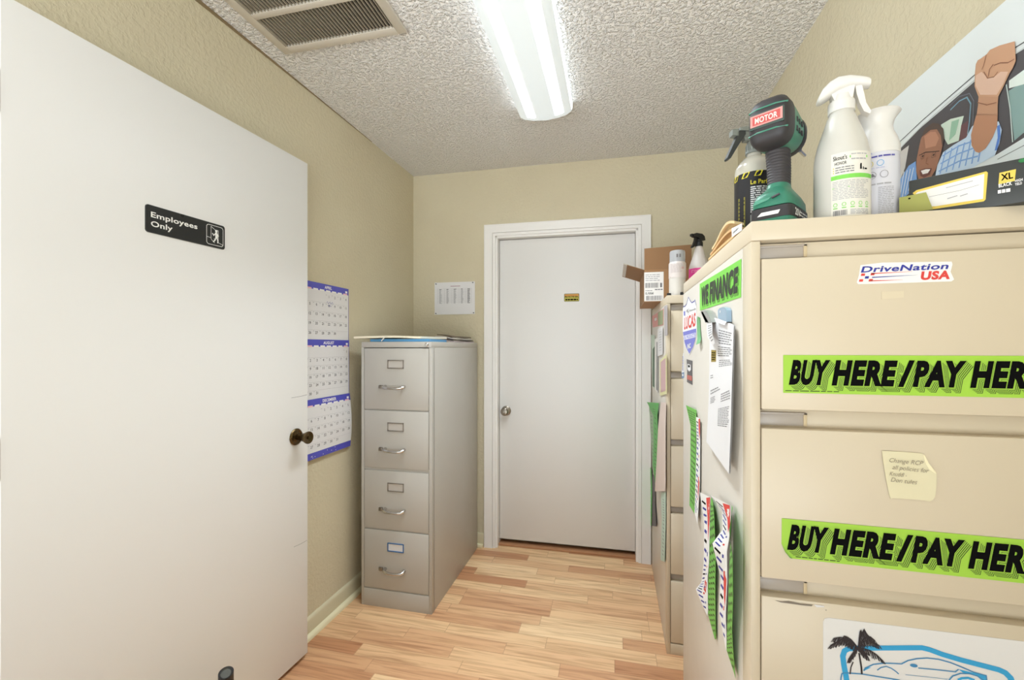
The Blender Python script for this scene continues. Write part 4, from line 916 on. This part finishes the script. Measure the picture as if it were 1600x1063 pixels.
# black and yellow label bottle with grey trigger
bc = (.2892, 1.02); BR = .0365
tr = thing('spray_bottle', 'clear spray bottle with black and yellow label and grey trigger, behind the drill', 'spray bottle', (bc[0], bc[1], ZT))
CLEARP = mat('clear_plastic', (226, 220, 206), .15, trans=.35); LABK = mat('label_black', (26, 24, 28), .45); LABY = mat('label_yellow', (216, 200, 56), .5)
m = M(); m.lathe([(BR - .003, 0), (BR, .003), (BR, .158), (BR - .001, .166), (BR - .006, .175), (.021, .186), (.0135, .190), (.013, .200)], CLEARP, (bc[0], bc[1], ZT)); m.build('bottle_body', tr)
f = cyl(bc, BR + .0004, ZT, facing(bc)); a = Art(f); A_ = BR*3.0
a.grid(-A_, .006, A_, .148, 40, 4, LABK, 0, False)
for k in range(-5, 6): a.A([(k*.024, .137), (k*.024 + .012, .137), (k*.024 + .017, .148), (k*.024 + .005, .148)], LABY, 2)
a.text('Le Parfume', -.006, .121, .009, LABY, 2, w=.050, bold=.02)
a.greek(-.006, .117, .038, .062, 13, PAPER, 2, .55, 4); a.R(-.006, .006, .030, .058, PAPER, 2); a.greek(-.004, .056, .028, .010, 12, INKG, 3, .5, 4)
a.R(-.032, .020, -.016, .098, mat('label_olive', (120, 112, 40), .5), 2); a.greek(-.031, .094, -.017, .024, 9, LABK, 3, .3, 2); a.R(-.032, .006, -.012, .012, PAPER, 2)
a.build('bottle_label', tr)
# trigger head pointing left
Td = local((bc[0], bc[1], ZT + .196), (-.93, -.22))      # y = spray direction
GRP = mat('trigger_grey', (128, 132, 126), .4); GRD = mat('trigger_dark', (52, 54, 54), .45)
m = M(Td); m.lathe([(.0165, 0), (.0165, .004), (.0155, .006), (.0155, .020), (.0135, .024), (.012, .034), (.010, .040)], GRP, (0, 0, .0), 28)
for k in range(20): a_ = 2*math.pi*k/20; m.box((.0155*math.cos(a_) - .0006, .0155*math.sin(a_) - .0006, .006), (.0155*math.cos(a_) + .0006, .0155*math.sin(a_) + .0006, .018), GRP)
m.build('screw_collar', tr)
yz = lambda a_, b_, h: (h, a_, b_)
m = M(Td); m.prism([(-.032, .030), (-.024, .046), (-.008, .053), (.020, .055), (.034, .053), (.034, .047), (.006, .046), (-.010, .042), (-.022, .028), (-.028, .018)], yz, -.010, .010, GRD, GRP)
m.prism([(-.006, .034), (.034, .036), (.036, .047), (-.006, .044)], yz, -.007, .007, GRP); m.prism([(.036, .0365), (.049, .038), (.049, .050), (.036, .051)], yz, -.0075, .0075, GRP); m.prism([(-.002, .026), (.022, .027), (.024, .035), (-.002, .035)], yz, -.0065, .0065, GRP)
m.build('sprayer_head', tr)
m = M(Td); m.prism([(.022, .048), (.030, .050), (.038, .044), (.040, .034), (.052, .008), (.060, -.010), (.058, -.013), (.053, -.011), (.038, .014), (.028, .030), (.021, .040)], yz, -.0075, .0075, GRP, GRD); m.build('trigger_lever', tr)

# white gallon style spray bottle with green band label
sc_ = (.386, .872); SR = .0405
sk = thing('spray_bottle', 'large frosted white spray bottle with a green banded label beside the drill', 'spray bottle', (sc_[0], sc_[1], ZT))
m = M(); m.lathe([(SR - .004, 0), (SR, .004), (SR, .106), (SR - .0015, .120), (SR - .005, .138), (SR - .010, .155), (SR - .016, .173), (.0205, .186), (.018, .190), (.017, .199)], TRANSL, (sc_[0], sc_[1], ZT)); m.build('bottle_body', sk)
f = cyl(sc_, SR + .0003, ZT, facing(sc_)); a = Art(f)
LB_ = mat('label_white', (226, 221, 211), .5); LG_ = mat('label_green', (126, 206, 84), .5)
x0 = -.014; x1 = .050
a.grid(x0, .004, x1, .111, 16, 6, LB_, 0, False)
a.text("Skout's", x0 + .003, .099, .0075, INK, 2, w=.0185, rot=.0, bold=.01); a.text('HONOR', x0 + .005, .0905, .0055, INK, 2, w=.016, bold=.0)
a.R(x0 + .025, .100, x0 + .053, .104, LG_, 2); a.greek(x0 + .027, .107, x0 + .053, .105, 1, INKL, 2, .8, 4); a.greek(x0 + .027, .099, x0 + .050, .0965, 1, INKL, 2, .8, 4)
a.greek(x0 + .006, .088, x0 + .032, .076, 3, INKG, 2, .4, 4)
for k in range(3): a.ell(x0 + .0035, .086 - .004*k, .0008, .001, LABY, 2, 8)
a.A([(x0 + .040, .080), (x0 + .0425, .080), (x0 + .0425, .089), (x0 + .0412, .0905), (x0 + .040, .088)], INK, 2); a.A([(x0 + .0445, .0795), (x0 + .046, .0795), (x0 + .046, .084), (x0 + .0445, .084)], INK, 2); a.A([(x0 + .0475, .080), (x0 + .0525, .080), (x0 + .0525, .0825), (x0 + .0475, .0822)], INK, 2)
for k in range(8): a.R(x0 + k*(x1 - x0)/8, .0665, x0 + (k+1)*(x1 - x0)/8, .0735, LG_, 2)
a.greek(x0 + .002, .064, x0 + .055, .032, 12, INKL, 2, .4, 7)
a.R(x0 + .002, .0515, x0 + .025, .053, LG_, 3)
for k in range(5): a.ring(x0 + .006 + .0115*k, .024, .0026, .003, .0008, LG_, 2, 10); a.R(x0 + .003 + .0115*k, .0175, x0 + .009 + .0115*k, .019, LG_, 2)
a.barcode(x0 + .003, .006, x0 + .022, .0145, INKG, 2, 20); a.greek(x0 + .026, .015, x0 + .055, .006, 4, INKL, 2, .5, 4)
a.build('bottle_label', sk)
Ts = local((sc_[0], sc_[1], ZT + .194), (.90, -.18))     # spray direction to the right
m = M(Ts); m.lathe([(.0195, 0), (.0195, .016), (.0185, .0185), (.015, .020), (.013, .030)], WPLAS, (0, 0, 0), 32); m.build('screw_collar', sk)
m = M(Ts)
secs = [(-.036, .005, .003, .0255), (-.034, .011, .006, .028), (-.028, .0145, .0115, .035), (-.018, .0165, .0135, .0425), (-.006, .017, .0130, .0485), (.010, .0155, .0105, .050), (.024, .0135, .0085, .0475), (.036, .012, .0075, .0435), (.039, .0105, .006, .042)]
m.rings([[(hw*math.copysign(abs(math.cos(2*math.pi*i/24))**.75, math.cos(2*math.pi*i/24)), y, cz + hh*math.copysign(abs(math.sin(2*math.pi*i/24))**.75, math.sin(2*math.pi*i/24))) for i in range(24)] for y, hw, hh, cz in secs], WPLAS)
m.prism([(-.012, .020), (.014, .020), (.018, .046), (-.02, .042)], yz, -.010, .010, WPLAS); m.build('sprayer_head', sk)
m = M(Ts); m.prism([(.018, .040), (.027, .041), (.030, .026), (.033, .008), (.040, -.008), (.038, -.012), (.030, -.006), (.024, .010), (.020, .026)], yz, -.007, .007, WPLAS); m.build('trigger_lever', sk)

# air freshener can
fc = (.4555, .905); FR = .0318
fb = thing('aerosol_can', 'white aerosol can with flared white cap between frosted bottle and photo board', 'spray can', (fc[0], fc[1], ZT))
m = M(); m.lathe([(FR - .003, 0), (FR, .003), (FR, .122), (FR - .001, .128)], mat('can_white', (214, 212, 218), .3), (fc[0], fc[1], ZT)); m.build('can_body', fb)
m = M()



m.lathe([(FR + .0006, .123), (FR + .0006, .138), (FR - .003, .152), (FR - .008, .164), (FR - .0095, .174), (FR - .007, .186), (FR - .001, .195), (FR + .0015, .198), (FR + .0005, .1995), (FR - .006, .198), (FR - .012, .192), (0, .190)], WPLAS, (fc[0], fc[1], ZT)); m.build('spray_cap', fb, label='white flared spray cap')
f = cyl(fc, FR + .0003, ZT, facing(fc)); a = Art(f)
BL = mat('can_blue', (84, 80, 160), .4); BLT = mat('can_blue_light', (176, 178, 206), .5)
x0 = -.026
a.greek(x0, .124, x0 + .020, .119, 1, BLT, 2, .6, 3); a.greek(x0, .117, x0 + .052, .1125, 1, BL, 2, .6, 6)
for k, (c_, mm_) in enumerate(((.017, LABY), (.031, SKYB))): a.ring(x0 + c_, .103, .0045, .005, .0007, mm_, 2, 14); a.greek(x0 + c_ - .006, .096, x0 + c_ + .006, .094, 1, BLT, 2, .6, 2)
for k in range(3): a.ring(x0 + .004 + .016*k, .083, .0055, .006, .0006, INKG, 2, 14)
a.A([(x0 + .016, .080), (x0 + .025, .080), (x0 + .0205, .0865)], INKG, 2); a.ell(x0 + .004, .084, .003, .0015, INKG, 2, 8)
a.ell(x0 + .004, .066, .0045, .0035, BL, 2, 10); a.greek(x0 + .012, .069, x0 + .046, .065, 1, INKL, 2, .6, 4)
a.greek(x0, .061, x0 + .014, .047, 5, INKL, 2, .4, 3); a.greek(x0 + .028, .062, x0 + .050, .012, 17, INKL, 2, .45, 4)
a.R(x0, .022, x0 + .008, .045, BL, 2); a.R(x0 + .008, .022, x0 + .0155, .045, BL, 2); a.greek(x0, .017, x0 + .026, .006, 3, BLT, 2, .6, 3); a.R(-.048, .090, -.036, .097, BL, 2)
a.build('can_label', fb)

# kraft envelopes lying at the back left of the top
for k, (z, c_, nm) in enumerate(((.001, (214, 178, 126), 'bottom kraft envelope of the pile along the near cabinet top edge'), (.013, (206, 166, 116), 'middle kraft envelope of the pile along the near cabinet top edge'), (.026, (226, 198, 150), 'topmost kraft envelope of the pile, with a white barcode label'))):
    sw = .006*k
    mm = sheet3([(.2285, .905 + .012*k, ZT + z), (.2475, .91 + .012*k, ZT + z), (.2478, 1.15, ZT + z + .001), (.2285, 1.17 - .02*k, ZT + z + .001 + .001*k)], mat('kraft%d' % k, c_, .75), .0015, .005, nu=8, nv=16, seed=30 + k, arch=lambda u, v, k=k: .003*math.sin(math.pi*v)*(k + .5) + .004*k*math.sin(5*v))
    o = mm.build('envelope'); tag(o, nm, 'envelope', 'kraft envelopes on the near cabinet')
    if k == 2:
        pe = Pl((.2262, 0, 0), (0, -1, 0)); 
        a = Art(pe.at); q = [pe.uv(*p) for p in [(1143.5, 357), (1159.5, 349), (1159.5, 360), (1144, 371)]]
        a.sheet(q, WHITE); a.barcode(q[0][0] + .012, (q[2][1] + q[3][1])/2 + .006, q[1][0] - .018, (q[0][1] + q[1][1])/2 - .006, INKG, 2, 14)
        lb = a.build('barcode_label', o, label='white barcode label')

# photo board leaning on the right wall
lean = math.atan2(.031, .41)
BP = Pl((.6555, 0, ZT), (0, -1, 0), (math.sin(lean), 0, math.cos(lean)))
a = Art(BP.at); a.px = BP.uv
bl, br_, bt = -1.365, -.755, .4115
PW = mat('board_white', (226, 232, 232), .4)
a.prism([(bl, .0), (br_, .0), (br_, bt), (bl, bt)], lambda u, v, h: BP.at(u, v, h), -.004, .0004, PW, mat('board_edge', (210, 214, 214), .5))
def bp_(pts, c_, ly, nm): a.A(a.P(pts), mat(nm, c_, .45), ly)
bp_([(1404, 252), (1409, 229), (1440, 199), (1480, 165), (1524, 127), (1600, 76), (1640, 52), (1640, 200), (1600, 216), (1556, 243), (1470, 278), (1404, 318)], (74, 70, 74), 1, 'car_window_dark')
a.line(a.P([(1404, 224), (1440, 190), (1480, 155), (1524, 117), (1588, 74), (1640, 42)]), .0022, mat('roof_line', (70, 72, 76), .5), 2)
a.line(a.P([(1404, 235), (1440, 198), (1480, 162), (1524, 125), (1590, 82), (1640, 51)]), .0030, mat('roof_trim', (200, 206, 206), .4), 2)
bp_([(1404, 240), (1421, 227), (1415, 262), (1404, 290)], (206, 202, 198), 2, 'seat_pale')
bp_([(1471, 195), (1486, 186), (1507, 181), (1503, 196), (1499, 220), (1482, 226), (1474, 212)], (206, 222, 206), 2, 'rear_window_pale')
bp_([(1488, 190), (1500, 186), (1494, 210), (1484, 220)], (150, 190, 164), 3, 'rear_window_green')
bp_([(1503, 196), (1514, 188), (1514, 212), (1500, 221)], (104, 68, 72), 3, 'seat_maroon')
a.line(a.P([(1486, 172), (1500, 158), (1512, 152), (1518, 162), (1516, 190), (1513, 210)]), .0026, mat('pillar_blue', (120, 160, 178), .4), 3)
a.line(a.P([(1484, 166), (1500, 151), (1516, 146), (1523, 158), (1521, 195)]), .0018, mat('pillar_grey', (108, 112, 122), .4), 3)
bp_([(1577, 142), (1600, 128), (1640, 106), (1640, 190), (1600, 208), (1586, 220)], (134, 164, 160), 2, 'rear_glass')
bp_([(1578, 126), (1600, 110), (1640, 88), (1640, 110), (1600, 132), (1578, 138)], (226, 236, 230), 3, 'rear_glass_light')
a.line(a.P([(1574, 132), (1580, 170), (1584, 222)]), .0022, mat('glass_edge', (190, 206, 200), .3), 4)
bp_([(1556, 243), (1600, 216), (1640, 200), (1640, 240), (1600, 250), (1540, 275), (1470, 300), (1440, 318), (1470, 279)], (222, 230, 230), 2, 'door_white_paint')
a.line(a.P([(1560, 249), (1600, 228), (1640, 210)]), .0014, mat('door_seam', (120, 126, 126), .5), 3)
SHB = (196, 216, 236)
bp_([(1462, 279), (1466, 258), (1475, 238), (1492, 226), (1511, 215), (1520, 198), (1530, 188), (1562, 190), (1567, 203), (1563, 225), (1556, 243), (1521, 262)], SHB, 4, 'shirt_pale_blue')
bp_([(1404, 318), (1404, 300), (1408, 280), (1421, 259), (1432, 252), (1434, 284), (1424, 300)], (120, 164, 222), 4, 'shirt_blue')
SH2 = mat('shirt_check', (130, 170, 222), .5); SH3 = mat('shirt_white', (232, 238, 244), .5)
for k in range(7):
    x = 1470 + 10*k; a.line(a.P([(x, 272 - 3.2*k), (x + 9, 236 - 4.5*k if k < 5 else 222 - 3*k)]), .0035, SH2, 5)
for k in range(3): a.line(a.P([(1468 + 3*k, 268 - 12*k), (1500, 252 - 12*k), (1530, 244 - 8*k if k == 0 else 240 - 11*k)]), .0030, SH2, 5); 
a.line(a.P([(1558, 235), (1563, 214), (1562, 196)]), .0055, mat('shirt_deep', (84, 128, 206), .5), 5)
for k in range(4): a.line(a.P([(1406 + 5*k, 316 - 6*k), (1414 + 5*k, 268 - 2*k)]), .0025, SH3, 5)
SK1 = (186, 134, 102)
bp_([(1528, 178), (1524, 192), (1519, 211), (1520, 227), (1526, 237), (1532, 239), (1542, 232), (1553, 215), (1560, 198), (1561, 178)], SK1, 6, 'arm_brown')
bp_([(1531, 150), (1530, 165), (1528, 180), (1561, 180), (1561, 165), (1562, 150)], (196, 148, 116), 6, 'wrist_brown')
bp_([(1525.4, 115), (1527, 100), (1530, 94), (1534.7, 91.4), (1544, 84.6), (1549, 77.8), (1564, 71), (1588, 64.3), (1589.7, 94.8), (1585, 106), (1579.5, 115), (1571, 133.7), (1562, 151), (1531, 151), (1525, 135)], (206, 158, 124), 7, 'hand_brown')
bp_([(1527, 118), (1536, 112), (1546, 122), (1556, 120), (1566, 112), (1578, 112), (1570, 132), (1560, 148), (1534, 148), (1527, 134)], (226, 188, 164), 8, 'palm_light')
FL = mat('finger_line', (142, 92, 66), .5)
for p in ([(1544, 85), (1541, 98), (1537, 109)], [(1555, 100), (1549, 108), (1547, 120)], [(1540, 112), (1546, 122), (1556, 120), (1562, 112)], [(1556, 102), (1566, 98), (1578, 98), (1588, 92)], [(1530, 160), (1545, 164), (1560, 160)]): a.line(a.P(p), .0014, FL, 9)
bp_([(1459, 193), (1447, 202), (1440, 219), (1434, 248), (1433, 268), (1437, 280), (1444, 285), (1455, 279), (1464, 265), (1471, 243), (1477, 215), (1475, 202), (1468, 194)], (158, 110, 86), 6, 'face_brown')
bp_([(1459, 192), (1447, 201), (1441, 215), (1446, 211), (1456, 203), (1466, 202), (1472, 212), (1474, 228), (1477.5, 216), (1475.5, 201), (1468, 193)], (84, 66, 58), 7, 'hair_dark')
bp_([(1446, 213), (1456, 206), (1464, 206), (1469, 216), (1464, 228), (1448, 232)], (186, 134, 108), 7, 'forehead_light')
a.line(a.P([(1438, 243), (1448, 238), (1462, 237), (1470, 236)]), .0018, mat('brow_dark', (74, 52, 46), .5), 8)
for x, y in ((1444, 244), (1461, 242)): a.ell(*BP.uv(x, y), .0032, .0020, mat('eye_dark', (60, 42, 38), .4), 9, 12); a.ring(*BP.uv(x, y), .0062, .0058, .0008, mat('glasses_rim', (104, 78, 66), .4), 9, 16)
a.line(a.P([(1451, 246), (1449, 255), (1453, 257)]), .0016, FL, 8)
bp_([(1439, 266), (1448, 263), (1458, 263), (1455, 273), (1446, 278), (1440, 275)], (110, 62, 56), 8, 'mouth_dark'); bp_([(1441, 267), (1449, 264.5), (1456, 264.5), (1452, 270.5), (1444, 272.5)], (240, 236, 232), 9, 'teeth_white')
tag(a.build('photo_board'), 'photo board of a person raising a fist from a car window, leaning on wall', 'board')

# toner box overhanging the front edge, with taped label
ta = Vector((.4826, .8664, ZT)); td = Vector((.1062, -.0677, 0)).normalized(); tl, tdp, thh = .166, .034, .0655
TP = Pl(ta, td)                                           # long face, N towards the eye
TB = mat('box_black', (52, 54, 52), .45); TBY = mat('box_yellow', (226, 196, 84), .45); TBE = mat('box_edge', (38, 38, 36), .5)
tb = thing('cartridge_box', 'black ink cartridge box marked XL BLACK overhanging the near cabinet top', 'box', tuple(ta + td*tl/2))
m = M(); old = m.T; m.T = pmat(TP); m.box((0, 0, -tdp), (tl, thh, 0), TB, .0015); m.build('carton', tb)
a = Art(TP.at); a.px = TP.uv
q = [TP.uv(*p) for p in [(1427, 300), (1541, 268.5), (1538.5, 314), (1460, 326)]]
a.A(a.P([(1426, 302), (1432, 297.5), (1541, 268), (1543.5, 270), (1540, 312), (1537, 315), (1460, 327), (1450, 327)]), TBY, 1)
a.A(a.P([(1431, 303), (1434, 300.5), (1538, 272), (1536, 311), (1462, 322.5), (1452, 323)]), mat('label_cream', (230, 226, 220), .5), 2)
a.line(a.P([(1452, 308), (1500, 298), (1530, 289)]), .0005, INKG, 3); a.line(a.P([(1478, 294), (1520, 283)]), .0012, INKL, 3); a.line(a.P([(1480, 311), (1496, 306)]), .0016, INKL, 3); a.line(a.P([(1500, 307), (1512, 303)]), .0016, INKL, 3)
a.A(a.P([(1561.5, 270.5), (1587.5, 264.5), (1585.5, 283), (1560, 288.5)]), TBY, 1)
def tt(t_, x0, y0, x1, y1, hp, m_, bold=.02, ly=2):
    u0, v0 = TP.uv(x0, y0); u1, v1 = TP.uv(x1, y1); a.text(t_, u0, v0, TP.uv(x0, y0 - hp)[1] - v0, m_, ly, w=math.hypot(u1-u0, v1-v0), rot=math.atan2(v1-v0, u1-u0), bold=bold)
tt('XL', 1564, 282.5, 1583, 278.5, 10, INK, .03); tt('BLACK', 1560.5, 293.5, 1581.5, 289, 5.5, WHITE, .03); tt('HIGH', 1586, 285, 1598, 282.5, 4, WHITE, .02); tt('YIELD', 1586, 290.5, 1597, 288, 4, WHITE, .02); a.greek(*TP.uv(1559, 297), *TP.uv(1581, 300), 1, WHITE, 2, .8, 3)
a.ell(*TP.uv(1597.5, 251), .004, .003, mat('box_green', (40, 120, 60), .4), 2, 14)
a.build('box_print', tb)
TG = TP.off(.006)
a = Art(TG.at); q = [TG.uv(*p) for p in [(1405, 309), (1447, 300.5), (1452, 313), (1458, 327.5), (1430, 331), (1405, 334)]]
zb = min(v for u, v in q); OLV = mat('olive_tag', (160, 160, 84), .6)
a.sheet([(u, max(v, .0005)) for u, v in q], OLV); a.ell(*TG.uv(1421, 310.5), .0016, .0014, INK, 2, 12)
tag(a.build('card_tag'), 'olive green card with a punched hole leaning on the cartridge box', 'card')

# ---------------------------------------------------------------- things on the far cabinet
Z2 = C2H
bx0, bx1, by0, by1, bh = .141, .355, 2.195, 2.585, .154
bx = thing('cardboard_box', 'open brown cardboard box with shipping label on top of the far cabinet', 'box', ((bx0+bx1)/2, (by0+by1)/2, Z2))
m = M(); th = .003
m.box((bx0, by0, Z2), (bx1, by1, Z2 + th), KRAFT); m.box((bx0, by0, Z2 + th), (bx1, by0 + th, Z2 + bh), KRAFT); m.box((bx0, by1 - th, Z2 + th), (bx1, by1, Z2 + bh), KRAFT)
m.box((bx0, by0 + th, Z2 + th), (bx0 + th, by1 - th, Z2 + bh), KRAFT); m.box((bx1 - th, by0 + th, Z2 + th), (bx1, by1 - th, Z2 + bh), KRAFT); m.build('carton', bx)
m = M(); m.prism([(bx0, 0), (bx1, 0), (bx1, .112), (bx0, .104)], lambda u, v, h: (u, by0 + .002 + h, Z2 + bh + v), -.0015, .0015, KRAFTD); m.build('front_flap', bx)
m = M(); m.prism([(by0 + .002, 0), (by1 - .002, 0), (by1 - .002, .102), (by0 + .002, .102)], lambda u, v, h: (bx0 - v*.95, u, Z2 + bh + .34*v + h), -.0015, .0015, KRAFTD)
m.build('side_flap', bx)
m = M(); m.prism([(by0 + .0015, .085), (by1 - .02, .085), (by1 - .02, .1025), (by0 + .0015, .1025)], lambda u, v, h: (bx0 - v*.95, u, Z2 + bh + .34*v + h), -.002, .002, mat('packing_tape', (196, 184, 168), .35)); m.build('packing_tape', bx)
XF = Pl((0, by0 - .0006, 0), (1, 0, 0)); a = Art(XF.at); a.px = XF.uv
q = [XF.uv(*p) for p in [(1006.6, 425.9), (1036.9, 424.7), (1037.8, 470), (1007.6, 471)]]
U0, U1, V1, V0 = q[0][0], q[1][0], q[0][1], q[3][1]; lw, lh = U1 - U0, V1 - V0
a.R(U0, V0, U1, V1, WHITE, 0)
a.greek(U0 + .06*lw, V1 - .06*lh, U0 + .8*lw, V1 - .32*lh, 4, INKL, 2, .4, 4); a.barcode(U0 + .06*lw, V0 + .46*lh, U0 + .74*lw, V0 + .63*lh, INKG, 2, 24); a.R(U0 + .82*lw, V0 + .47*lh, U0 + .92*lw, V0 + .62*lh, INKG, 2)
a.greek(U0 + .55*lw, V0 + .43*lh, U0 + .95*lw, V0 + .36*lh, 1, INKG, 2, .5, 3); a.text('GL R3G60', U0 + .06*lw, V0 + .235*lh, .075*lh, INK, 2, w=.42*lw, bold=.02)
a.greek(U0 + .06*lw, V0 + .38*lh, U0 + .45*lw, V0 + .345*lh, 1, INKG, 2, .5, 3); a.barcode(U0 + .10*lw, V0 + .03*lh, U0 + .95*lw, V0 + .185*lh, INKG, 2, 26)
a.build('shipping_label', bx, label='white shipping label with barcodes')

cc = (.270, 2.035); CR = .0345
cn = thing('spray_can', 'white spray can with clear cap at the front of the far cabinet', 'spray can', (cc[0], cc[1], Z2))
m = M(); m.lathe([(CR - .003, 0), (CR, .003), (CR, .085)], mat('can_worn_white', (218, 212, 204), .4), (cc[0], cc[1], Z2)); m.build('can_body', cn)
m = M(); m.lathe([(CR + .001, .084), (CR + .0015, .086), (CR + .0015, .148), (CR - .002, .154)], mat('can_sleeve', (226, 216, 212), .4), (cc[0], cc[1], Z2)); sl_ = m.build('paper_sleeve', cn)
f = cyl(cc, CR + .0018, Z2, facing(cc)); a = Art(f); a.greek(-.03, .145, .03, .105, 8, mat('sleeve_ink', (200, 188, 186), .6), 1, .4, 5); a.R(-.033, .0855, .04, .088, INKG, 1); a.R(.018, .120, .030, .130, mat('sleeve_rose', (226, 180, 176), .6), 1); a.build('sleeve_print', sl_)
m = M(); m.lathe([(CR - .002, .152), (CR - .002, .196), (CR - .004, .203), (CR - .010, .206), (0, .206)], mat('clear_cap', (206, 208, 212), .15, trans=.3), (cc[0], cc[1], Z2)); m.build('can_cap', cn, label='clear plastic cap')
m = M(); m.box((cc[0] - .008, cc[1] - CR, Z2 + .172), (cc[0] - .002, cc[1] - CR + .004, Z2 + .186), INKG); m.box((cc[0] + .004, cc[1] - CR, Z2 + .172), (cc[0] + .010, cc[1] - CR + .004, Z2 + .186), INKG); m.build('cap_vents', cn)
for k, (x, y, nm) in enumerate(((.232, 2.005, 'small black bottle cap left of the white spray can'), (.283, 1.978, 'small black bottle cap in front of the white spray can'))):
    m = M(); m.lathe([(.009, 0), (.009, .014), (.0075, .016), (0, .016)], BLACK, (x, y, Z2), 18); tag(m.build('bottle_cap'), nm, 'cap', 'black caps on the far cabinet')

def trigger_bottle(c, z, R_, H, label, bodym, bandm, headm, d, bands):
    t = thing('spray_bottle', label, 'spray bottle', (c[0], c[1], z)); k = H/.285
    m = M(); m.lathe([(R_ - .003, 0), (R_, .004), (R_, .135*k), (R_ - .002, .145*k), (R_*.62, .185*k), (R_*.42, .215*k), (.0145, .222*k), (.0135, .235*k)], bodym, (c[0], c[1], z)); m.build('bottle_body', t)
    v0, v1 = bands; a = Art(cyl(c, R_ + .0003, z, facing(c))); A_ = R_*3.0
    a.grid(-A_, v0*k, A_, v1*k, 40, 2, bandm, 0, False); a.grid(-A_, v0*k + .001, A_, v0*k + .045, 40, 1, WHITE, 1, False); a.greek(-R_*.8, v1*k - .006, R_*.8, v1*k - .020, 3, WHITE, 2, .3, 4); a.greek(-R_*.8, v0*k + .035, R_*.8, v0*k + .008, 5, INKL, 2, .3, 4); a.build('bottle_label', t)
    Tq = local((c[0], c[1], z + .226*k), d)
    m = M(Tq); m.lathe([(.0165, 0), (.0165, .018), (.013, .022), (.011, .032)], headm, (0, 0, 0), 24); m.build('screw_collar', t)
    m = M(Tq); m.prism([(-.026, .028), (-.022, .046), (-.010, .056), (.022, .058), (.034, .054), (.034, .042), (.012, .038), (-.004, .026)], yz, -.011, .011, headm); m.prism([(.034, .043), (.044, .044), (.044, .054), (.034, .053)], yz, -.007, .007, headm); m.build('sprayer_head', t)
    m = M(Tq); m.prism([(.014, .040), (.022, .041), (.026, .024), (.034, .006), (.042, -.004), (.038, -.009), (.028, -.002), (.018, .014)], yz, -.006, .006, headm); m.build('trigger_lever', t)
    return t
trigger_bottle((.374, 2.118), Z2, .0425, .300, 'white spray bottle with hot pink label and black trigger on far cabinet', mat('bottle_milky', (222, 214, 210), .35), PINK, BLACK, (-.85, -.5), (.02, .128))
# dark bottle whose black cap pokes up at the bottom of the photo, on the floor by the open door
fb_ = (-1.135, 1.075)
tfl = thing('spray_bottle', 'bottle with slanted black cap standing on floor before the open white door', 'spray bottle', (fb_[0], fb_[1], 0))
m = M(); m.lathe([(.036, 0), (.040, .004), (.040, .18), (.034, .215), (.020, .245), (.017, .262)], mat('bottle_pale_green', (204, 214, 196), .35), (fb_[0], fb_[1], 0)); m.build('bottle_body', tfl)
m = M(); m.lathe([(.0195, .258), (.0200, .262), (.0200, .288)], BLACK, (fb_[0], fb_[1], 0), 28, cap1=False)
n_ = 28; lo = [(fb_[0] + .020*math.cos(2*math.pi*i/n_), fb_[1] + .020*math.sin(2*math.pi*i/n_), .286) for i in range(n_)]
vx, vy = -fb_[0]/1.56, -fb_[1]/1.56
tilt = lambda p: .318 - .30*((p[0] - fb_[0])*vx + (p[1] - fb_[1])*vy) + .30*((p[0]-fb_[0])*vy*-1 + (p[1]-fb_[1])*vx)*0
hi = [(p[0], p[1], tilt(p)) for p in lo]; hi2 = [(fb_[0] + (p[0]-fb_[0])*.70, fb_[1] + (p[1]-fb_[1])*.70, p[2] - .001) for p in hi]; hi3 = [(p[0], p[1], p[2] - .003) for p in hi2]
m.rings([lo, hi, hi2], BLACK, True, False, False); m.rings([hi2, hi3], mat('cap_inset', (84, 84, 78), .4), True, False, True); m.build('slanted_cap', tfl, label='slanted black cap with grey inset')
m = M(); m.tube([(fb_[0] + .0305, fb_[1] - .012, .20), (fb_[0] + .0275, fb_[1] - .011, .268)], .003, mat('nozzle_red', (150, 70, 66), .4), 8); m.build('straw', tfl, label='thin dull red straw')
